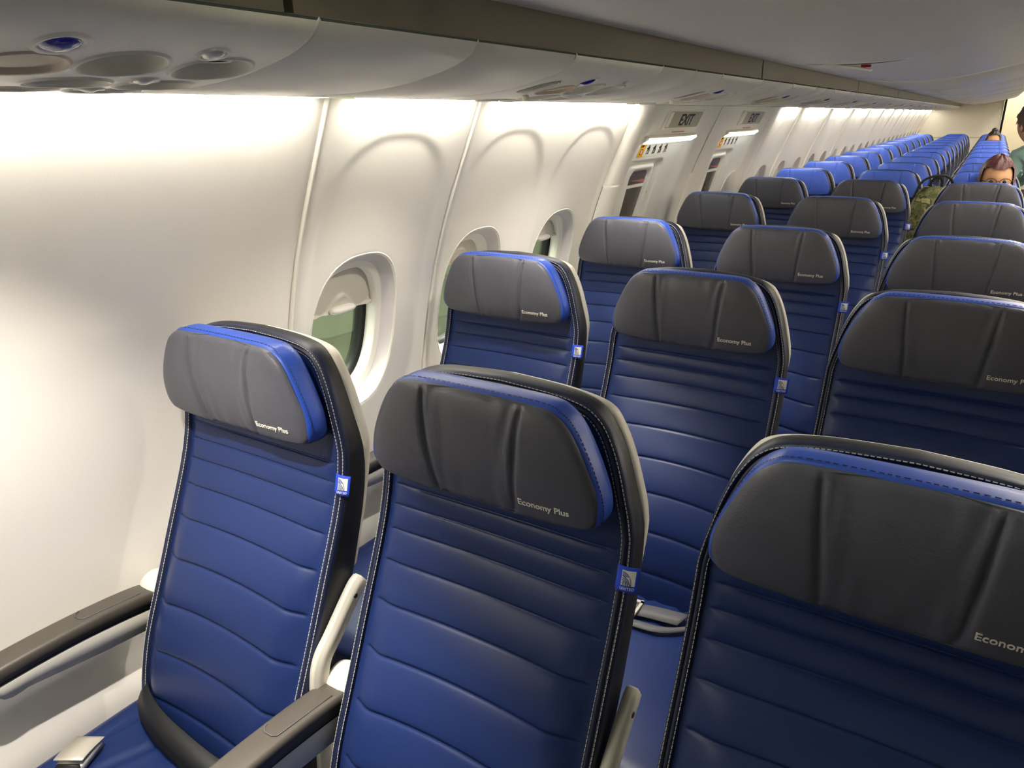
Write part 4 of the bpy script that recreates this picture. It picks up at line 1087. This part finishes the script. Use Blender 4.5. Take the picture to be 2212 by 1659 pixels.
far = person('person', 'person with dark hair in a bun, only the forehead showing over far aisle-side headrests', (.985, ROWY[13], 0), V, E, Rr,
             [(16, (.25, -1, -.1), (0, 0, -1)), (19, (-.25, -1, -.1), (0, 0, -1))], mf, ['skin', 'darkcloth', 'darkcloth'], (0, -.19, 1.15), rot(), 'hairdark', 'short')
g = G(); rr = []
for j in range(1, 10):
    a = PI*j/10; rr.append([(.034*math.sin(a)*math.cos(t), -.16+.034*math.sin(a)*math.sin(t), 1.285+.03*math.cos(a)) for t in np.linspace(0, 2*PI, 14, endpoint=False)])
g.rings(rr, cap0=True, cap1=True); ob('hair_bun', g.mesh('hair_bun', 'hairdark'), far)
# standing figure in the aisle, bending over the seats
PX, PY = 1.42, 5.62
V = [(0, 0, .84), (-.03, 0, .98), (-.08, -.01, 1.14), (-.13, -.02, 1.27), (-.185, -.03, 1.345), (-.215, -.04, 1.385),
     (-.08, 0, .80), (-.085, .0, .44), (-.085, .03, .09), (-.085, -.10, .045), (.09, 0, .80), (.095, .0, .44), (.10, .03, .09), (.10, -.10, .045),
     (-.285, -.03, 1.235), (-.30, -.08, 1.06), (-.25, -.24, 1.13), (.05, -.01, 1.27), (.13, -.03, 1.03), (.10, -.16, .86)]
E = [(0, 1), (1, 2), (2, 3), (3, 4), (4, 5), (0, 6), (6, 7), (7, 8), (8, 9), (0, 10), (10, 11), (11, 12), (12, 13), (3, 14), (14, 15), (15, 16), (3, 17), (17, 18), (18, 19)]
Rr = [(.15, .10), (.14, .10), (.155, .11), (.12, .09), .055, .05, .088, .062, .045, .04, .088, .062, .045, .04, .066, .05, .033, .066, .05, .033]
mf2 = lambda c: 0 if (c.z > 1.345) else (1 if c.z > .86 else 2)
st = person('person', 'person with brown hair in a teal jacket bending over, dark bag on the back', (PX, PY, 0), V, E, Rr,
            [(16, (.1, -1, .15), (0, 0, 1)), (19, (-.2, -.8, -.4), (0, 0, -1))], mf2, ['skin', 'teal', 'darkcloth'],
            (-.245, -.07, 1.42), rot(x=math.radians(22), z=math.radians(-150)), 'hairbrown', 'messy')
def backpack(name, label, loc, rz, w_, d_, h_, m, lean=0.0, cat='backpack'):
    o = empty(name, loc, rz, label=label, category=cat)
    g = G(); rr = []
    for t in np.linspace(0, 1, 24):
        z = h_*t; k = (math.sin(PI*min(1, (t*.90+.08)))**.28); b = 1+.03*math.sin(9*t)
        rr.append([(w_/2*k*b*np.sign(math.cos(a))*abs(math.cos(a))**.55*(1+.02*math.sin(5*a+9*t)), d_/2*k*np.sign(math.sin(a))*abs(math.sin(a))**.55*(1+.03*math.sin(3*a+14*t))+lean*t, z) for a in np.linspace(0, 2*PI, 40, endpoint=False)])
    g.rings(rr, cap0=True, cap1=True); ob('pack_body', g.mesh('pack_body', m), o)
    g = G(); rr = []
    for t in np.linspace(0, 1, 14):
        z = h_*(.10+.42*t); k = math.sin(PI*(.06+.88*t))**.35
        rr.append([(w_*.36*k*np.sign(math.cos(a))*abs(math.cos(a))**.6, -d_/2-.005+.045*k*min(0, math.sin(a))*1.0+.02*max(0, math.sin(a)), z) for a in np.linspace(0, 2*PI, 24, endpoint=False)])
    g.rings(rr, cap0=True, cap1=True); ob('front_pocket', g.mesh('front_pocket', m), o)
    g = G(); g.tube(catmull([(-w_*.10, lean, h_*.985), (-w_*.09, lean-.01, h_+.03), (0, lean-.02, h_+.05), (w_*.10, lean-.01, h_+.035), (w_*.12, lean, h_*.985)], 5).tolist(), .008, 8); ob('grab_handle', g.mesh('grab_handle', 'strap'), o)
    g = G(); 
    g.tube([(w_*.5*math.cos(a)*.96, d_/2*.0+lean*.8-d_*.30*abs(math.sin(a)), h_*(.55+.36*math.sin(a))) for a in np.linspace(0, PI, 18)], .004, 6); ob('zip_line', g.mesh('zip_line', 'strap'), o)
    for sx in (-1, 1):
        P = catmull([(sx*w_*.2, lean+d_*.38, h_*.95), (sx*w_*.24, d_*.62, h_*.9), (sx*w_*.26, d_*.72, h_*.6), (sx*w_*.30, d_*.6, h_*.25), (sx*w_*.32, d_*.42, h_*.1)], 4)
        ob('shoulder_strap', band(P, .05, .004, 'shoulder_strap', 'strap', lambda t: (1, 0, 0)), o)
    return o
bp_ = backpack('backpack', 'olive green camouflage backpack with black handle, standing on seats behind charcoal headrests', (.765, 4.66, .468), math.radians(10), .25, .19, .655, 'olive')
g = G(); g.tube(catmull([(-.10, -.02, .60), (-.07, -.03, .685), (0, -.03, .715), (.06, -.02, .70), (.10, 0, .62)], 6).tolist(), .013, 8, flat=.5); ob('carry_strap', g.mesh('carry_strap', 'strap'), bp_)
sb_ = backpack('shoulder_bag', 'dark bag carried on the back of the bending person in the aisle', (PX-.02, PY+.20, .98), 0, .30, .14, .38, 'darkcloth', cat='bag')
